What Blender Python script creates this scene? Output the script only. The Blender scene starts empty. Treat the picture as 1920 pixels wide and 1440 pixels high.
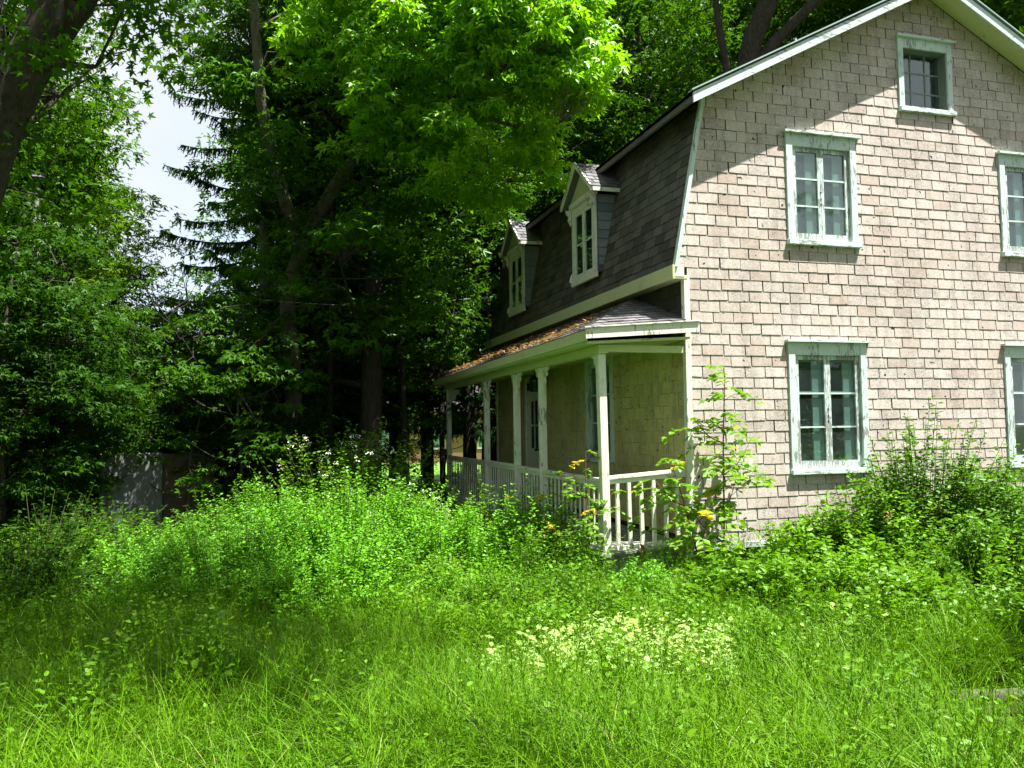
import bpy, bmesh, math, random
import numpy as np
from mathutils import Vector, Matrix
rng = np.random.default_rng(7)
random.seed(7)
S = bpy.context.scene
COL = S.collection

# ------------------------------------------------------------------ camera, sky, sun, exposure
CAM = np.array([-5.069, -9.373, 1.6]); YAW, PITCH, ROLL, FPX = 0.2861, 0.0535, -0.0136, 1557.5
_c, _s = math.cos(YAW), math.sin(YAW)
FWD = np.array([_s*math.cos(PITCH), _c*math.cos(PITCH), math.sin(PITCH)])
_r = np.array([_c, -_s, 0.0]); _u = np.cross(_r, FWD)
RGT = _r*math.cos(ROLL) + _u*math.sin(ROLL); UPV = _u*math.cos(ROLL) - _r*math.sin(ROLL)
cd = bpy.data.cameras.new('camera'); cam = bpy.data.objects.new('camera', cd); COL.objects.link(cam)
cd.sensor_width = 36.0; cd.lens = FPX/1920*36.0; cd.clip_start = 0.05; cd.clip_end = 600
cam.matrix_world = Matrix(((RGT[0], UPV[0], -FWD[0], CAM[0]), (RGT[1], UPV[1], -FWD[1], CAM[1]), (RGT[2], UPV[2], -FWD[2], CAM[2]), (0, 0, 0, 1)))
S.camera = cam

def at(u, v, D=None, X=None, Y=None, Z=None):
    d = FWD*FPX + RGT*(u-960) - UPV*(v-720); d = d/np.linalg.norm(d)
    t = D if D is not None else (X-CAM[0])/d[0] if X is not None else (Y-CAM[1])/d[1] if Y is not None else (Z-CAM[2])/d[2]
    return CAM + t*d

SUN_TO = Vector((0.35, -0.35, 1.15)).normalized()
world = bpy.data.worlds.new("World"); S.world = world; world.use_nodes = True
nt = world.node_tree; nt.nodes.clear()
out = nt.nodes.new('ShaderNodeOutputWorld'); bg = nt.nodes.new('ShaderNodeBackground')
sky = nt.nodes.new('ShaderNodeTexSky'); sky.sky_type = 'NISHITA'; sky.sun_disc = False
sky.sun_elevation = math.asin(SUN_TO.z); sky.sun_rotation = math.atan2(SUN_TO.x, SUN_TO.y)
tc = nt.nodes.new('ShaderNodeTexCoord'); nz = nt.nodes.new('ShaderNodeTexNoise'); nz.inputs['Scale'].default_value = 2.2; nz.inputs['Detail'].default_value = 6
cr = nt.nodes.new('ShaderNodeValToRGB'); cr.color_ramp.elements[0].position = .30; cr.color_ramp.elements[0].color = (.45,)*3+(1,)
cr.color_ramp.elements[1].position = .58; cr.color_ramp.elements[1].color = (1, 1, 1, 1)
mx = nt.nodes.new('ShaderNodeMix'); mx.data_type = 'RGBA'
nt.links.new(tc.outputs['Generated'], nz.inputs['Vector']); nt.links.new(nz.outputs['Fac'], cr.inputs['Fac'])
nt.links.new(cr.outputs['Color'], mx.inputs[0]); nt.links.new(sky.outputs['Color'], mx.inputs[6])
mx.inputs[7].default_value = (3.1, 3.25, 3.4, 1)
nt.links.new(mx.outputs[2], bg.inputs['Color']); bg.inputs['Strength'].default_value = 0.1
nt.links.new(bg.outputs[0], out.inputs[0])
sl = bpy.data.lights.new('sun', 'SUN'); sl.energy = 5.0; sl.angle = math.radians(0.5); sl.color = (1.0, 0.97, 0.90)
so = bpy.data.objects.new('sun', sl); COL.objects.link(so); so.rotation_euler = SUN_TO.to_track_quat('Z', 'Y').to_euler(); so.location = (10, -10, 40)
S.view_settings.view_transform = 'Standard'; S.view_settings.look = 'None'; S.view_settings.gamma = 1; S.view_settings.use_curve_mapping = False
S.view_settings.exposure = 1.6
S.render.engine = 'CYCLES'
S.cycles.max_bounces = 5; S.cycles.diffuse_bounces = 4; S.cycles.glossy_bounces = 2; S.cycles.transmission_bounces = 4; S.cycles.transparent_max_bounces = 8
S.cycles.use_denoising = True; S.cycles.caustics_reflective = False; S.cycles.caustics_refractive = False

# ------------------------------------------------------------------ object helpers
def reg(o, parent=None, label=None, cat=None, group=None, kind=None):
    COL.objects.link(o)
    if parent is not None:
        o.parent = parent
    if label: o['label'] = label
    if cat: o['category'] = cat
    if group: o['group'] = group
    if kind: o['kind'] = kind
    return o
def thing(name, label, cat, loc=(0, 0, 0), rz=0, group=None):
    o = bpy.data.objects.new(name, None); o.location = loc; o.rotation_euler = (0, 0, rz); o.empty_display_size = .2
    return reg(o, None, label, cat, group)
def meshobj(name, verts, faces, mat, parent=None, var=None, smooth=False, **kw):
    me = bpy.data.meshes.new(name); me.from_pydata([tuple(v) for v in verts], [], faces); me.materials.append(mat)
    if var is not None:
        a = me.attributes.new('var', 'FLOAT', 'FACE'); a.data.foreach_set('value', var)
    if smooth: me.polygons.foreach_set('use_smooth', [True]*len(me.polygons))
    return reg(bpy.data.objects.new(name, me), parent, **kw)
def npmesh(name, V, T, mat, var=None):
    """big triangle mesh from numpy arrays; var = one value per triangle"""
    me = bpy.data.meshes.new(name); V = np.asarray(V, np.float32); T = np.asarray(T, np.int32)
    me.vertices.add(len(V)); me.vertices.foreach_set('co', V.ravel())
    me.loops.add(T.size); me.loops.foreach_set('vertex_index', T.ravel())
    me.polygons.add(len(T)); me.polygons.foreach_set('loop_start', np.arange(0, T.size, 3, dtype=np.int32))
    me.update(calc_edges=True); me.materials.append(mat)
    if var is not None:
        a = me.attributes.new('var', 'FLOAT', 'FACE'); a.data.foreach_set('value', np.asarray(var, np.float32))
    return me
class MB:
    """collects solid shapes into one mesh"""
    def __init__(s, f=None): s.v = []; s.f = []; s.P = f or (lambda a, b, c: (a, b, c))
    def box(s, x0, x1, y0, y1, z0, z1):
        n = len(s.v); s.v += [s.P(x, y, z) for x in (x0, x1) for y in (y0, y1) for z in (z0, z1)]
        s.f += [tuple(n+i for i in q) for q in ((0, 1, 3, 2), (4, 6, 7, 5), (0, 4, 5, 1), (2, 3, 7, 6), (0, 2, 6, 4), (1, 5, 7, 3))]; return s
    def hexa(s, p):      # 8 points: bottom 4 loop, top 4 loop
        n = len(s.v); s.v += [s.P(*q) for q in p]
        s.f += [tuple(n+i for i in q) for q in ((3, 2, 1, 0), (4, 5, 6, 7), (0, 1, 5, 4), (1, 2, 6, 5), (2, 3, 7, 6), (3, 0, 4, 7))]; return s
    def prism(s, poly, off):   # polygon of 3D points extruded by off
        n = len(s.v); k = len(poly); s.v += [s.P(*q) for q in poly] + [s.P(q[0]+off[0], q[1]+off[1], q[2]+off[2]) for q in poly]
        s.f += [tuple(range(n+k-1, n-1, -1)), tuple(range(n+k, n+2*k))] + [(n+i, n+(i+1) % k, n+k+(i+1) % k, n+k+i) for i in range(k)]; return s
    def tube(s, pts, rad, sides=8):
        n = len(s.v); K = len(pts); pts = [Vector(p) for p in pts]; rad = rad if hasattr(rad, '__len__') else [rad]*K
        for i, p in enumerate(pts):
            d = (pts[min(i+1, K-1)]-pts[max(i-1, 0)]).normalized(); a = d.orthogonal().normalized() if i == 0 else (a-d*a.dot(d)).normalized(); b = d.cross(a)
            s.v += [s.P(*(p+(a*math.cos(t)+b*math.sin(t))*rad[i])) for t in (2*math.pi*j/sides for j in range(sides))]
        s.f += [(n+i*sides+j, n+i*sides+(j+1) % sides, n+(i+1)*sides+(j+1) % sides, n+(i+1)*sides+j) for i in range(K-1) for j in range(sides)]
        s.f += [tuple(n+j for j in range(sides-1, -1, -1)), tuple(n+(K-1)*sides+j for j in range(sides))]; return s
    def build(s, name, mat, parent=None, bevel=0, smooth=False, **kw):
        o = meshobj(name, s.v, s.f, mat, parent, smooth=smooth, **kw)
        bm = bmesh.new(); bm.from_mesh(o.data); bmesh.ops.recalc_face_normals(bm, faces=bm.faces)
        if bevel: bmesh.ops.bevel(bm, geom=bm.edges[:], offset=bevel, segments=1, affect='EDGES')
        bm.to_mesh(o.data); bm.free(); return o

# ------------------------------------------------------------------ materials
def newmat(name):
    m = bpy.data.materials.new(name); m.use_nodes = True; n = m.node_tree; n.nodes.clear()
    o = n.nodes.new('ShaderNodeOutputMaterial'); return m, n, o
def N(n, t, **kw):
    x = n.nodes.new(t)
    for k, v in kw.items():
        if hasattr(x, k) and k not in ('Scale',): setattr(x, k, v)
    return x
def noise(n, vec, scale, detail=4, rough=.6):
    x = n.nodes.new('ShaderNodeTexNoise'); x.inputs['Scale'].default_value = scale; x.inputs['Detail'].default_value = detail; x.inputs['Roughness'].default_value = rough
    n.links.new(vec, x.inputs['Vector']); return x.outputs['Fac']
def ramp(n, fac, stops):
    x = n.nodes.new('ShaderNodeValToRGB'); e = x.color_ramp.elements
    while len(e) < len(stops): e.new(.5)
    for el, (p, c) in zip(e, stops): el.position = p; el.color = (c if hasattr(c, '__len__') else (c, c, c))+(1,) if hasattr(c, '__len__') else (c, c, c, 1)
    n.links.new(fac, x.inputs['Fac']); return x.outputs['Color']
def mix(n, fac, a, b, mode='MIX'):
    x = n.nodes.new('ShaderNodeMix'); x.data_type = 'RGBA'; x.blend_type = mode
    for s, v in ((0, fac), (6, a), (7, b)):
        if isinstance(v, (int, float)): x.inputs[s].default_value = v
        elif isinstance(v, tuple): x.inputs[s].default_value = v+(1,)
        else: n.links.new(v, x.inputs[s])
    return x.outputs[2]
def math_(n, op, a, b=0.0):
    x = n.nodes.new('ShaderNodeMath'); x.operation = op
    for i, v in ((0, a), (1, b)):
        if isinstance(v, (int, float)): x.inputs[i].default_value = v
        else: n.links.new(v, x.inputs[i])
    return x.outputs[0]
def coords(n, scale=(1, 1, 1), obj=False):
    g = n.nodes.new('ShaderNodeTexCoord' if obj else 'ShaderNodeNewGeometry'); m = n.nodes.new('ShaderNodeMapping'); m.inputs['Scale'].default_value = scale
    n.links.new(g.outputs['Object' if obj else 'Position'], m.inputs['Vector']); return m.outputs[0]
def piece_random(n):
    """0..1, different for every separate piece and for every joined piece"""
    oi = n.nodes.new('ShaderNodeObjectInfo'); at_ = n.nodes.new('ShaderNodeAttribute'); at_.attribute_name = 'var'
    return math_(n, 'FRACT', math_(n, 'ADD', oi.outputs['Random'], at_.outputs['Fac']))
def finish(n, o, color, rough=.8, bump=None, bstr=.3, bdist=.01, spec=.3):
    p = n.nodes.new('ShaderNodeBsdfPrincipled'); 
    if isinstance(color, tuple): p.inputs['Base Color'].default_value = color+(1,)
    else: n.links.new(color, p.inputs['Base Color'])
    if isinstance(rough, (int, float)): p.inputs['Roughness'].default_value = rough
    else: n.links.new(rough, p.inputs['Roughness'])
    p.inputs['Specular IOR Level'].default_value = spec
    if bump is not None:
        b = n.nodes.new('ShaderNodeBump'); b.inputs['Strength'].default_value = bstr; b.inputs['Distance'].default_value = bdist
        n.links.new(bump, b.inputs['Height']); n.links.new(b.outputs[0], p.inputs['Normal'])
    n.links.new(p.outputs[0], o.inputs[0]); return p

def mat_siding(name, c1, c2, c3):
    m, n, o = newmat(name); P = coords(n); r = piece_random(n)
    col = ramp(n, r, [(0, c1), (.45, c2), (.8, c1), (1, c3)])
    big = noise(n, P, .7, 3); col = mix(n, ramp(n, big, [(.42, 0.), (.7, .5)]), col, c3)
    S_ = coords(n, (9, 9, .8)); col = mix(n, ramp(n, noise(n, S_, 1, 4), [(.48, 0.), (.72, .5)]), col, (.3, .26, .22))
    col = mix(n, ramp(n, noise(n, P, 5.5, 6, .75), [(.5, 0.), (.72, .4)]), col, (.42, .38, .34))
    fine = noise(n, P, 45, 5, .7); col = mix(n, ramp(n, fine, [(.3, .5), (.58, 0.)]), col, (.2, .155, .13))
    crack = n.nodes.new('ShaderNodeTexVoronoi'); crack.feature = 'DISTANCE_TO_EDGE'; crack.inputs['Scale'].default_value = 16
    dist = n.nodes.new('ShaderNodeVectorMath'); dist.operation = 'ADD'; nn = n.nodes.new('ShaderNodeTexNoise'); nn.inputs['Scale'].default_value = 7
    n.links.new(P, nn.inputs['Vector']); n.links.new(P, dist.inputs[0]); n.links.new(nn.outputs['Color'], dist.inputs[1]); n.links.new(dist.outputs[0], crack.inputs['Vector'])
    mask = ramp(n, noise(n, P, 1.6, 5, .75), [(.48, 0.), (.58, 1.)])
    ck = math_(n, 'MULTIPLY', ramp(n, crack.outputs['Distance'], [(0.0, 1.), (.10, 0.)]), mask)
    col = mix(n, math_(n, 'MULTIPLY', ck, .75), col, (.10, .085, .08))
    spots = ramp(n, noise(n, P, 13, 2, .4), [(.715, 0.), (.73, 1.)]); col = mix(n, spots, col, (.05, .045, .05))
    h = math_(n, 'SUBTRACT', fine, math_(n, 'MULTIPLY', ck, .6))
    finish(n, o, col, .85, h, .55, .006, .2); return m
def mat_paint(name, base, wood=(.24, .23, .21), peel=.56, dirt=(.2, .22, .18), vertical=True, amount=.8):
    m, n, o = newmat(name); P = coords(n, (34, 34, 7) if vertical else (8, 8, 34)); Q = coords(n)
    a = noise(n, P, 1, 6, .7); patch = noise(n, Q, 2.3, 3)
    t = math_(n, 'ADD', a, math_(n, 'MULTIPLY', math_(n, 'SUBTRACT', patch, .5), .6))
    fac = ramp(n, t, [(peel, 0.), (peel+.015, 1.)])
    col = mix(n, math_(n, 'MULTIPLY', noise(n, Q, 6, 4), .35), base, tuple(.72*c for c in base))
    w = mix(n, noise(n, P, 3, 3), wood, tuple(.45*c for c in wood)); col = mix(n, math_(n, 'MULTIPLY', fac, amount), col, w)
    col = mix(n, ramp(n, noise(n, Q, 3.1, 5, .7), [(.55, 0.), (.85, .6)]), col, dirt)
    finish(n, o, col, .6, math_(n, 'MULTIPLY', fac, -1), .5, .004, .3); return m
def mat_roof(name, c1, c2, moss, mossamt=.5):
    m, n, o = newmat(name); P = coords(n); r = piece_random(n)
    col = ramp(n, r, [(0, c1), (.5, c2), (1, tuple(.6*c for c in c1))])
    col = mix(n, ramp(n, noise(n, P, 2.2, 5, .7), [(.5, 0.), (.7, mossamt)]), col, moss)
    g = noise(n, P, 90, 3, .7); col = mix(n, .35, col, mix(n, g, (0, 0, 0), col, 'MIX'))
    finish(n, o, col, .9, noise(n, P, 60, 4, .7), .5, .006, .2); return m
def mat_leaf(name, c1, c2, c3=None, trans=.42, gloss=.07, tcol=None, rough=.42, patch=.5):
    """leaf: colour varies from leaf to leaf and from branch to branch; light passes through"""
    m, n, o = newmat(name); r = piece_random(n); P = coords(n)
    st = [(0, c1), (.6, c2)] + ([(.93, c2), (1, c3)] if c3 else [])
    col = ramp(n, r, st)
    col = mix(n, ramp(n, noise(n, P, patch, 0), [(.35, 0.), (.7, .5)]), col, tuple(x*f for x, f in zip(c2, (1.35, 1.2, .8))))
    d = n.nodes.new('ShaderNodeBsdfDiffuse'); t = n.nodes.new('ShaderNodeBsdfTranslucent'); g = n.nodes.new('ShaderNodeBsdfGlossy'); g.inputs['Roughness'].default_value = rough
    g.inputs['Color'].default_value = (.55, .75, .5, 1)
    n.links.new(col, d.inputs['Color'])
    tm = mix(n, 1.0, col, tcol or (1.45, 1.5, .5), 'MULTIPLY'); n.links.new(tm, t.inputs['Color'])
    a = n.nodes.new('ShaderNodeMixShader'); a.inputs[0].default_value = trans; n.links.new(d.outputs[0], a.inputs[1]); n.links.new(t.outputs[0], a.inputs[2])
    b = n.nodes.new('ShaderNodeMixShader'); fr = n.nodes.new('ShaderNodeFresnel'); fr.inputs['IOR'].default_value = 1.4
    n.links.new(math_(n, 'MINIMUM', math_(n, 'MULTIPLY', fr.outputs[0], gloss*2), .12), b.inputs[0]); n.links.new(a.outputs[0], b.inputs[1]); n.links.new(g.outputs[0], b.inputs[2])
    n.links.new(b.outputs[0], o.inputs[0]); return m
def mat_bark(name, c1, c2, lichen=(.2, .22, .17)):
    m, n, o = newmat(name); P = coords(n, (14, 14, 3)); Q = coords(n)
    a = noise(n, P, 1.5, 6, .7); col = mix(n, ramp(n, a, [(.35, 0.), (.65, 1.)]), c1, c2)
    col = mix(n, ramp(n, noise(n, Q, 2, 4), [(.55, 0.), (.75, .5)]), col, lichen)
    finish(n, o, col, .9, a, .8, .03, .2); return m
def mat_plain(name, c, rough=.6, metal=0, bump=0, var=.3):
    m, n, o = newmat(name); Q = coords(n); col = mix(n, noise(n, Q, 5, 5), c, tuple(x*(1-var) for x in c))
    p = finish(n, o, col, rough, noise(n, Q, 30, 4) if bump else None, bump, .01); p.inputs['Metallic'].default_value = metal; return m
def mat_glass(name, tint=(.03, .045, .045)):
    m, n, o = newmat(name); t = n.nodes.new('ShaderNodeBsdfTransparent'); t.inputs[0].default_value = (.82, .92, .9, 1)
    g = n.nodes.new('ShaderNodeBsdfGlossy'); g.inputs['Roughness'].default_value = .03; g.inputs['Color'].default_value = (.9, 1, 1, 1)
    P = coords(n); bp = n.nodes.new('ShaderNodeBump'); bp.inputs['Strength'].default_value = .035; bp.inputs['Distance'].default_value = .02; n.links.new(noise(n, P, 3.5, 2), bp.inputs['Height'])
    n.links.new(bp.outputs[0], g.inputs['Normal'])
    d = n.nodes.new('ShaderNodeBsdfDiffuse'); d.inputs[0].default_value = (.25, .32, .3, 1)
    fr = n.nodes.new('ShaderNodeFresnel'); fr.inputs['IOR'].default_value = 1.6
    a = n.nodes.new('ShaderNodeMixShader'); n.links.new(math_(n, 'MULTIPLY', noise(n, P, 5, 4), .09), a.inputs[0]); n.links.new(t.outputs[0], a.inputs[1]); n.links.new(d.outputs[0], a.inputs[2])
    b = n.nodes.new('ShaderNodeMixShader'); gg = n.nodes.new('ShaderNodeNewGeometry'); n.links.new(math_(n, 'MULTIPLY', math_(n, 'MINIMUM', math_(n, 'MULTIPLY', fr.outputs[0], 2.2), 1.), math_(n, 'SUBTRACT', 1., gg.outputs['Backfacing'])), b.inputs[0]); n.links.new(a.outputs[0], b.inputs[1]); n.links.new(g.outputs[0], b.inputs[2])
    n.links.new(b.outputs[0], o.inputs[0]); return m

M = {}
M['siding'] = mat_siding('pink_shingle_paint', (.56, .50, .45), (.62, .565, .515), (.50, .41, .355))
M['facade'] = mat_siding('cream_shingle_grass_bounce', (.60, .56, .23), (.65, .61, .26), (.52, .47, .18))  # cream pushed yellow-green: light bounced off the grass is put into the colour
M['backing'] = mat_plain('shadow_gap_board', (.03, .026, .022), .9)
M['mint'] = mat_paint('mint_peeling_paint', (.57, .69, .655), peel=.585)
M['minth'] = mat_paint('mint_peeling_paint_rails', (.57, .69, .655), peel=.585, vertical=False)
M['sash'] = mat_paint('sash_flaking_paint', (.58, .69, .655), peel=.50, wood=(.27, .26, .24))
M['white'] = mat_paint('cream_porch_paint', (.73, .75, .63), peel=.62, wood=(.2, .19, .17))
M['whiteh'] = mat_paint('cream_porch_paint_rails', (.73, .75, .63), peel=.59, wood=(.22, .21, .18), vertical=False)
M['fascia'] = mat_paint('cream_fascia_grass_bounce', (.55, .60, .32), peel=.68, vertical=False)  # yellow-green bounce from the sunlit grass is mixed into this cream
M['mansard'] = mat_roof('dark_roof_shingles', (.11, .103, .088), (.16, .15, .125), (.05, .055, .028))
M['lightroof'] = mat_roof('weathered_grey_roof_shingles', (.26, .25, .27), (.19, .185, .20), (.05, .05, .03), .85)
M['rooftop'] = mat_plain('roof_edge_metal', (.35, .45, .45), .5)
M['dormerside'] = mat_roof('blue_grey_dormer_shingles', (.20, .25, .27), (.25, .30, .31), (.1, .13, .12), .3)
M['glass'] = mat_glass('old_window_glass')
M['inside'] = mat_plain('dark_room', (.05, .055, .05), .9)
M['inframe'] = mat_plain('inner_frame_paint', (.40, .49, .46), .6)
M['curtain'] = mat_plain('faded_teal_blind', (.15, .24, .25), .8)
M['floor'] = mat_paint('worn_porch_boards', (.42, .43, .40), peel=.45, vertical=False)
M['under'] = mat_plain('porch_skirt_green_grey', (.22, .28, .24), .8)
M['dark'] = mat_plain('dark_metal', (.02, .02, .02), .5)
M['pole'] = mat_plain('grey_pole_wood', (.13, .13, .12), .8, bump=.3)
M['wire'] = mat_plain('wire', (.5, .5, .5), .4)
M['concrete'] = mat_paint('stained_concrete', (.17, .19, .20), wood=(.34, .35, .35), peel=.60, dirt=(.13, .07, .03))
M['stone'] = mat_plain('field_stone', (.12, .09, .07), .9, bump=.5)
M['terracotta'] = mat_plain('terracotta', (.35, .13, .06), .8)
M['bark'] = mat_bark('dark_bark', (.03, .026, .02), (.07, .062, .048), (.09, .10, .06))
M['barkl'] = mat_bark('grey_bark', (.09, .08, .06), (.17, .155, .12))
M['deadwood'] = mat_bark('dead_wood', (.08, .07, .055), (.17, .155, .13))
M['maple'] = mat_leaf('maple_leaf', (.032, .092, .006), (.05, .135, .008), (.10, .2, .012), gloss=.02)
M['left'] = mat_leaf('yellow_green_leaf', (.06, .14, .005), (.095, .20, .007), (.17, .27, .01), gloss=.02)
M['bright'] = mat_leaf('bright_elder_leaf', (.13, .31, .006), (.18, .39, .008), (.23, .43, .012), trans=.52)
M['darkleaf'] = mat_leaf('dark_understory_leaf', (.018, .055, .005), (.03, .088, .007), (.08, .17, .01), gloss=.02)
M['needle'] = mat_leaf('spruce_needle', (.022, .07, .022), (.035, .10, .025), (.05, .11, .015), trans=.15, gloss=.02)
M['grass'] = mat_leaf('grass_blade', (.066, .175, .005), (.112, .255, .007), (.36, .34, .13), trans=.33, gloss=.03, patch=.9)
M['bushleaf'] = mat_leaf('small_bright_leaf', (.092, .27, .010), (.135, .365, .014), (.21, .44, .035), trans=.35, gloss=.07, patch=1.2)
M['herb'] = mat_leaf('herb_leaf', (.075, .195, .006), (.118, .27, .008), (.2, .33, .02), trans=.4, gloss=.04, patch=1.5)
M['shrubleaf'] = mat_leaf('glossy_shrub_leaf', (.05, .14, .008), (.082, .20, .010), (.15, .28, .02), trans=.33, gloss=.025, rough=.5, patch=1.3)
M['sapleaf'] = mat_leaf('sapling_leaf', (.085, .21, .008), (.15, .30, .01), (.42, .40, .02), trans=.45)
M['orange'] = mat_leaf('young_orange_leaf', (.5, .42, .04), (.55, .45, .05), (.6, .3, .06), trans=.4)
M['pale'] = mat_leaf('variegated_pale_leaf', (.20, .36, .07), (.34, .50, .15), (.16, .32, .04), trans=.2, gloss=.05, patch=3)
M['flower'] = mat_leaf('white_petal', (.75, .78, .68), (.85, .86, .78), trans=.2)
M['pink'] = mat_leaf('pink_petal', (.55, .3, .33), (.6, .34, .36), trans=.2)
M['needlelitter'] = mat_leaf('orange_needle_litter', (.26, .14, .06), (.33, .19, .08), (.12, .08, .04), trans=.1)
M['stem'] = mat_plain('green_brown_stem', (.09, .11, .03), .7)
M['redstem'] = mat_plain('reddish_stem', (.15, .07, .04), .7)
m, n, o = newmat('soil_and_thatch'); P = coords(n)
cc = mix(n, noise(n, P, 1.3, 5), (.045, .05, .02), (.05, .10, .02)); cc = mix(n, ramp(n, noise(n, P, 14, 5), [(.4, 0.), (.6, .5)]), cc, (.10, .08, .045))
finish(n, o, cc, .95, noise(n, P, 12, 6), .8, .05, .1); M['soil'] = m
m, n, o = newmat('far_lawn'); P = coords(n)
finish(n, o, mix(n, noise(n, P, .9, 6), (.10, .24, .02), (.14, .30, .03)), .95, None); M['lawn'] = m

# ------------------------------------------------------------------ ground
def ss(t): t = np.clip(t, 0, 1); return t*t*(3-2*t)
def gz(x, y):
    x = np.asarray(x, float); y = np.asarray(y, float)
    near = -.5 + .28*ss((-y-1)/8) + .05*np.sin(x*1.1+.4*y)*np.cos(y*.9) + .03*np.sin(2.3*x+1.7*y)
    k = ss((np.hypot(x-CAM[0], y-CAM[1])-25)/30); return near*(1-k) + (-.6)*k
xs = np.concatenate([-np.geomspace(300, 25, 14), np.arange(-24, 20, .5), np.geomspace(20, 300, 14)])-3
ys = np.concatenate([-np.geomspace(300, 20, 14), np.arange(-19, 30, .5), np.geomspace(30, 300, 14)])
gx, gy = np.meshgrid(xs, ys); V = np.stack([gx.ravel(), gy.ravel(), gz(gx, gy).ravel()], 1)
w_ = len(xs); f_ = [(j*w_+i, j*w_+i+1, (j+1)*w_+i+1, (j+1)*w_+i) for j in range(len(ys)-1) for i in range(w_-1)]
meshobj('ground', V, f_, M['soil'], smooth=True, kind='structure', label='rough soil and thatch under the tall grass')
vv = []; ff = []
lx = np.linspace(-60, 60, 25); ly = np.linspace(22, 110, 20)
for j in ly:
    for i in lx: vv.append((i, j, float(gz(i, j))+.03))
ff = [(j*25+i, j*25+i+1, (j+1)*25+i+1, (j+1)*25+i) for j in range(19) for i in range(24)]
meshobj('lawn', vv, ff, M['lawn'], smooth=True, kind='structure', label='sunlit open lawn beyond the trees')

# ------------------------------------------------------------------ HOUSE
PK, PKZ = 3.83, 7.68; HW = 7.66; BZ = .12; LEN = 9.05
PROF = [(-.165+(z-3.60)*.1977, z) for z in (3.60, 4.02, 5.24, 5.80)]      # lower roof slope: x, z
house = thing('house', 'pink shingled two-storey house with gambrel roof, two dormers and a cream side porch', 'house', (PK, 4.5, -.5))
house_inv = Matrix.Translation((-PK, -4.5, .5))
def hp(o): o.matrix_parent_inverse = house_inv; return o        # parts are built in world coordinates
def mirror(p): return (2*PK-p[0], p[1])
gable_hi_c = [PROF[0], PROF[-1], (PK, PKZ), mirror(PROF[-1]), mirror(PROF[0])]
gable_lo = [(0, BZ), (HW, BZ), (HW, 3.60), (0, 3.60)]
def clip(poly, c):
    """Sutherland-Hodgman: polygon against a convex counter-clockwise or clockwise polygon"""
    area = sum(c[i][0]*c[(i+1) % len(c)][1]-c[(i+1) % len(c)][0]*c[i][1] for i in range(len(c))); sgn = 1 if area > 0 else -1
    for i in range(len(c)):
        a, b = c[i], c[(i+1) % len(c)]; out_ = []
        def side(p): return sgn*((b[0]-a[0])*(p[1]-a[1])-(b[1]-a[1])*(p[0]-a[0]))
        for j in range(len(poly)):
            p, q = poly[j-1], poly[j]; sp, sq = side(p), side(q)
            if (sp >= 0) != (sq >= 0):
                t = sp/(sp-sq); out_.append((p[0]+(q[0]-p[0])*t, p[1]+(q[1]-p[1])*t))
            if sq >= 0: out_.append(q)
        poly = out_
        if len(poly) < 3: return []
    ar = abs(sum(poly[i-1][0]*poly[i][1]-poly[i][0]*poly[i-1][1] for i in range(len(poly))))/2
    return poly if ar > 1e-5 else []
def cut_rect(rect, holes):
    """rectangle minus rectangles -> rectangles"""
    rs = [rect]
    for h in holes:
        nr = []
        for (x0, x1, z0, z1) in rs:
            if h[0] >= x1 or h[1] <= x0 or h[2] >= z1 or h[3] <= z0: nr.append((x0, x1, z0, z1)); continue
            if h[0] > x0: nr.append((x0, h[0], z0, z1))
            if h[1] < x1: nr.append((h[1], x1, z0, z1))
            a, b = max(x0, h[0]), min(x1, h[1])
            if h[2] > z0: nr.append((a, b, z0, h[2]))
            if h[3] < z1: nr.append((a, b, h[3], z1))
        rs = nr
    return rs
MIR = lambda a, b: (2*PK-b, 2*PK-a)
# outer casing rectangles on the gable: x0,x1,z0,z1
WUP = (1.50, 2.60, 3.97, 5.47); WLO = (1.445, 2.656, .95, 2.68); WTOP = (3.36, 4.29, 5.94, 7.0)
GW = [WUP, MIR(1.50, 2.60)+WUP[2:], WLO, MIR(1.445, 2.656)+WLO[2:], WTOP]
gholes = [(a+.06, b-.06, c+.05, d-.05) for a, b, c, d in GW]
def wall_sheet(name, region_polys, holes, place, th, mat, parent, extra_cut=()):
    v = []; f = []
    for poly in region_polys:
        xs_ = sorted(set([min(p[0] for p in poly), max(p[0] for p in poly)]+[h for r in holes for h in r[:2]])); zs_ = sorted(set([min(p[1] for p in poly), max(p[1] for p in poly)]+[h for r in holes for h in r[2:]]))
        for i in range(len(xs_)-1):
            for j in range(len(zs_)-1):
                cx, cz = (xs_[i]+xs_[i+1])/2, (zs_[j]+zs_[j+1])/2
                if any(h[0] < cx < h[1] and h[2] < cz < h[3] for h in holes): continue
                q = clip([(xs_[i], zs_[j]), (xs_[i+1], zs_[j]), (xs_[i+1], zs_[j+1]), (xs_[i], zs_[j+1])], poly)
                if not q: continue
                n0 = len(v); k = len(q); v += [place(a, 0, b) for a, b in q]+[place(a, -th, b) for a, b in q]
                f += [tuple(range(n0, n0+k)), tuple(range(n0+2*k-1, n0+k-1, -1))]+[(n0+a, n0+k+a, n0+k+(a+1) % k, n0+(a+1) % k) for a in range(k)]
    return hp(meshobj(name, v, f, mat, parent))
Gp = lambda u, w, z: (u, -w, z)           # gable: w = outward
Fp = lambda u, w, z: (-w, u, z)           # porch wall: u runs away from camera
gable = wall_sheet('gable_wall', [gable_lo, gable_hi_c], gholes, Gp, .16, M['backing'], house)
FWIN = (2.35, 3.47, 1.05, 2.74); FDOOR = (5.88, 6.88, .22, 2.62)
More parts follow.
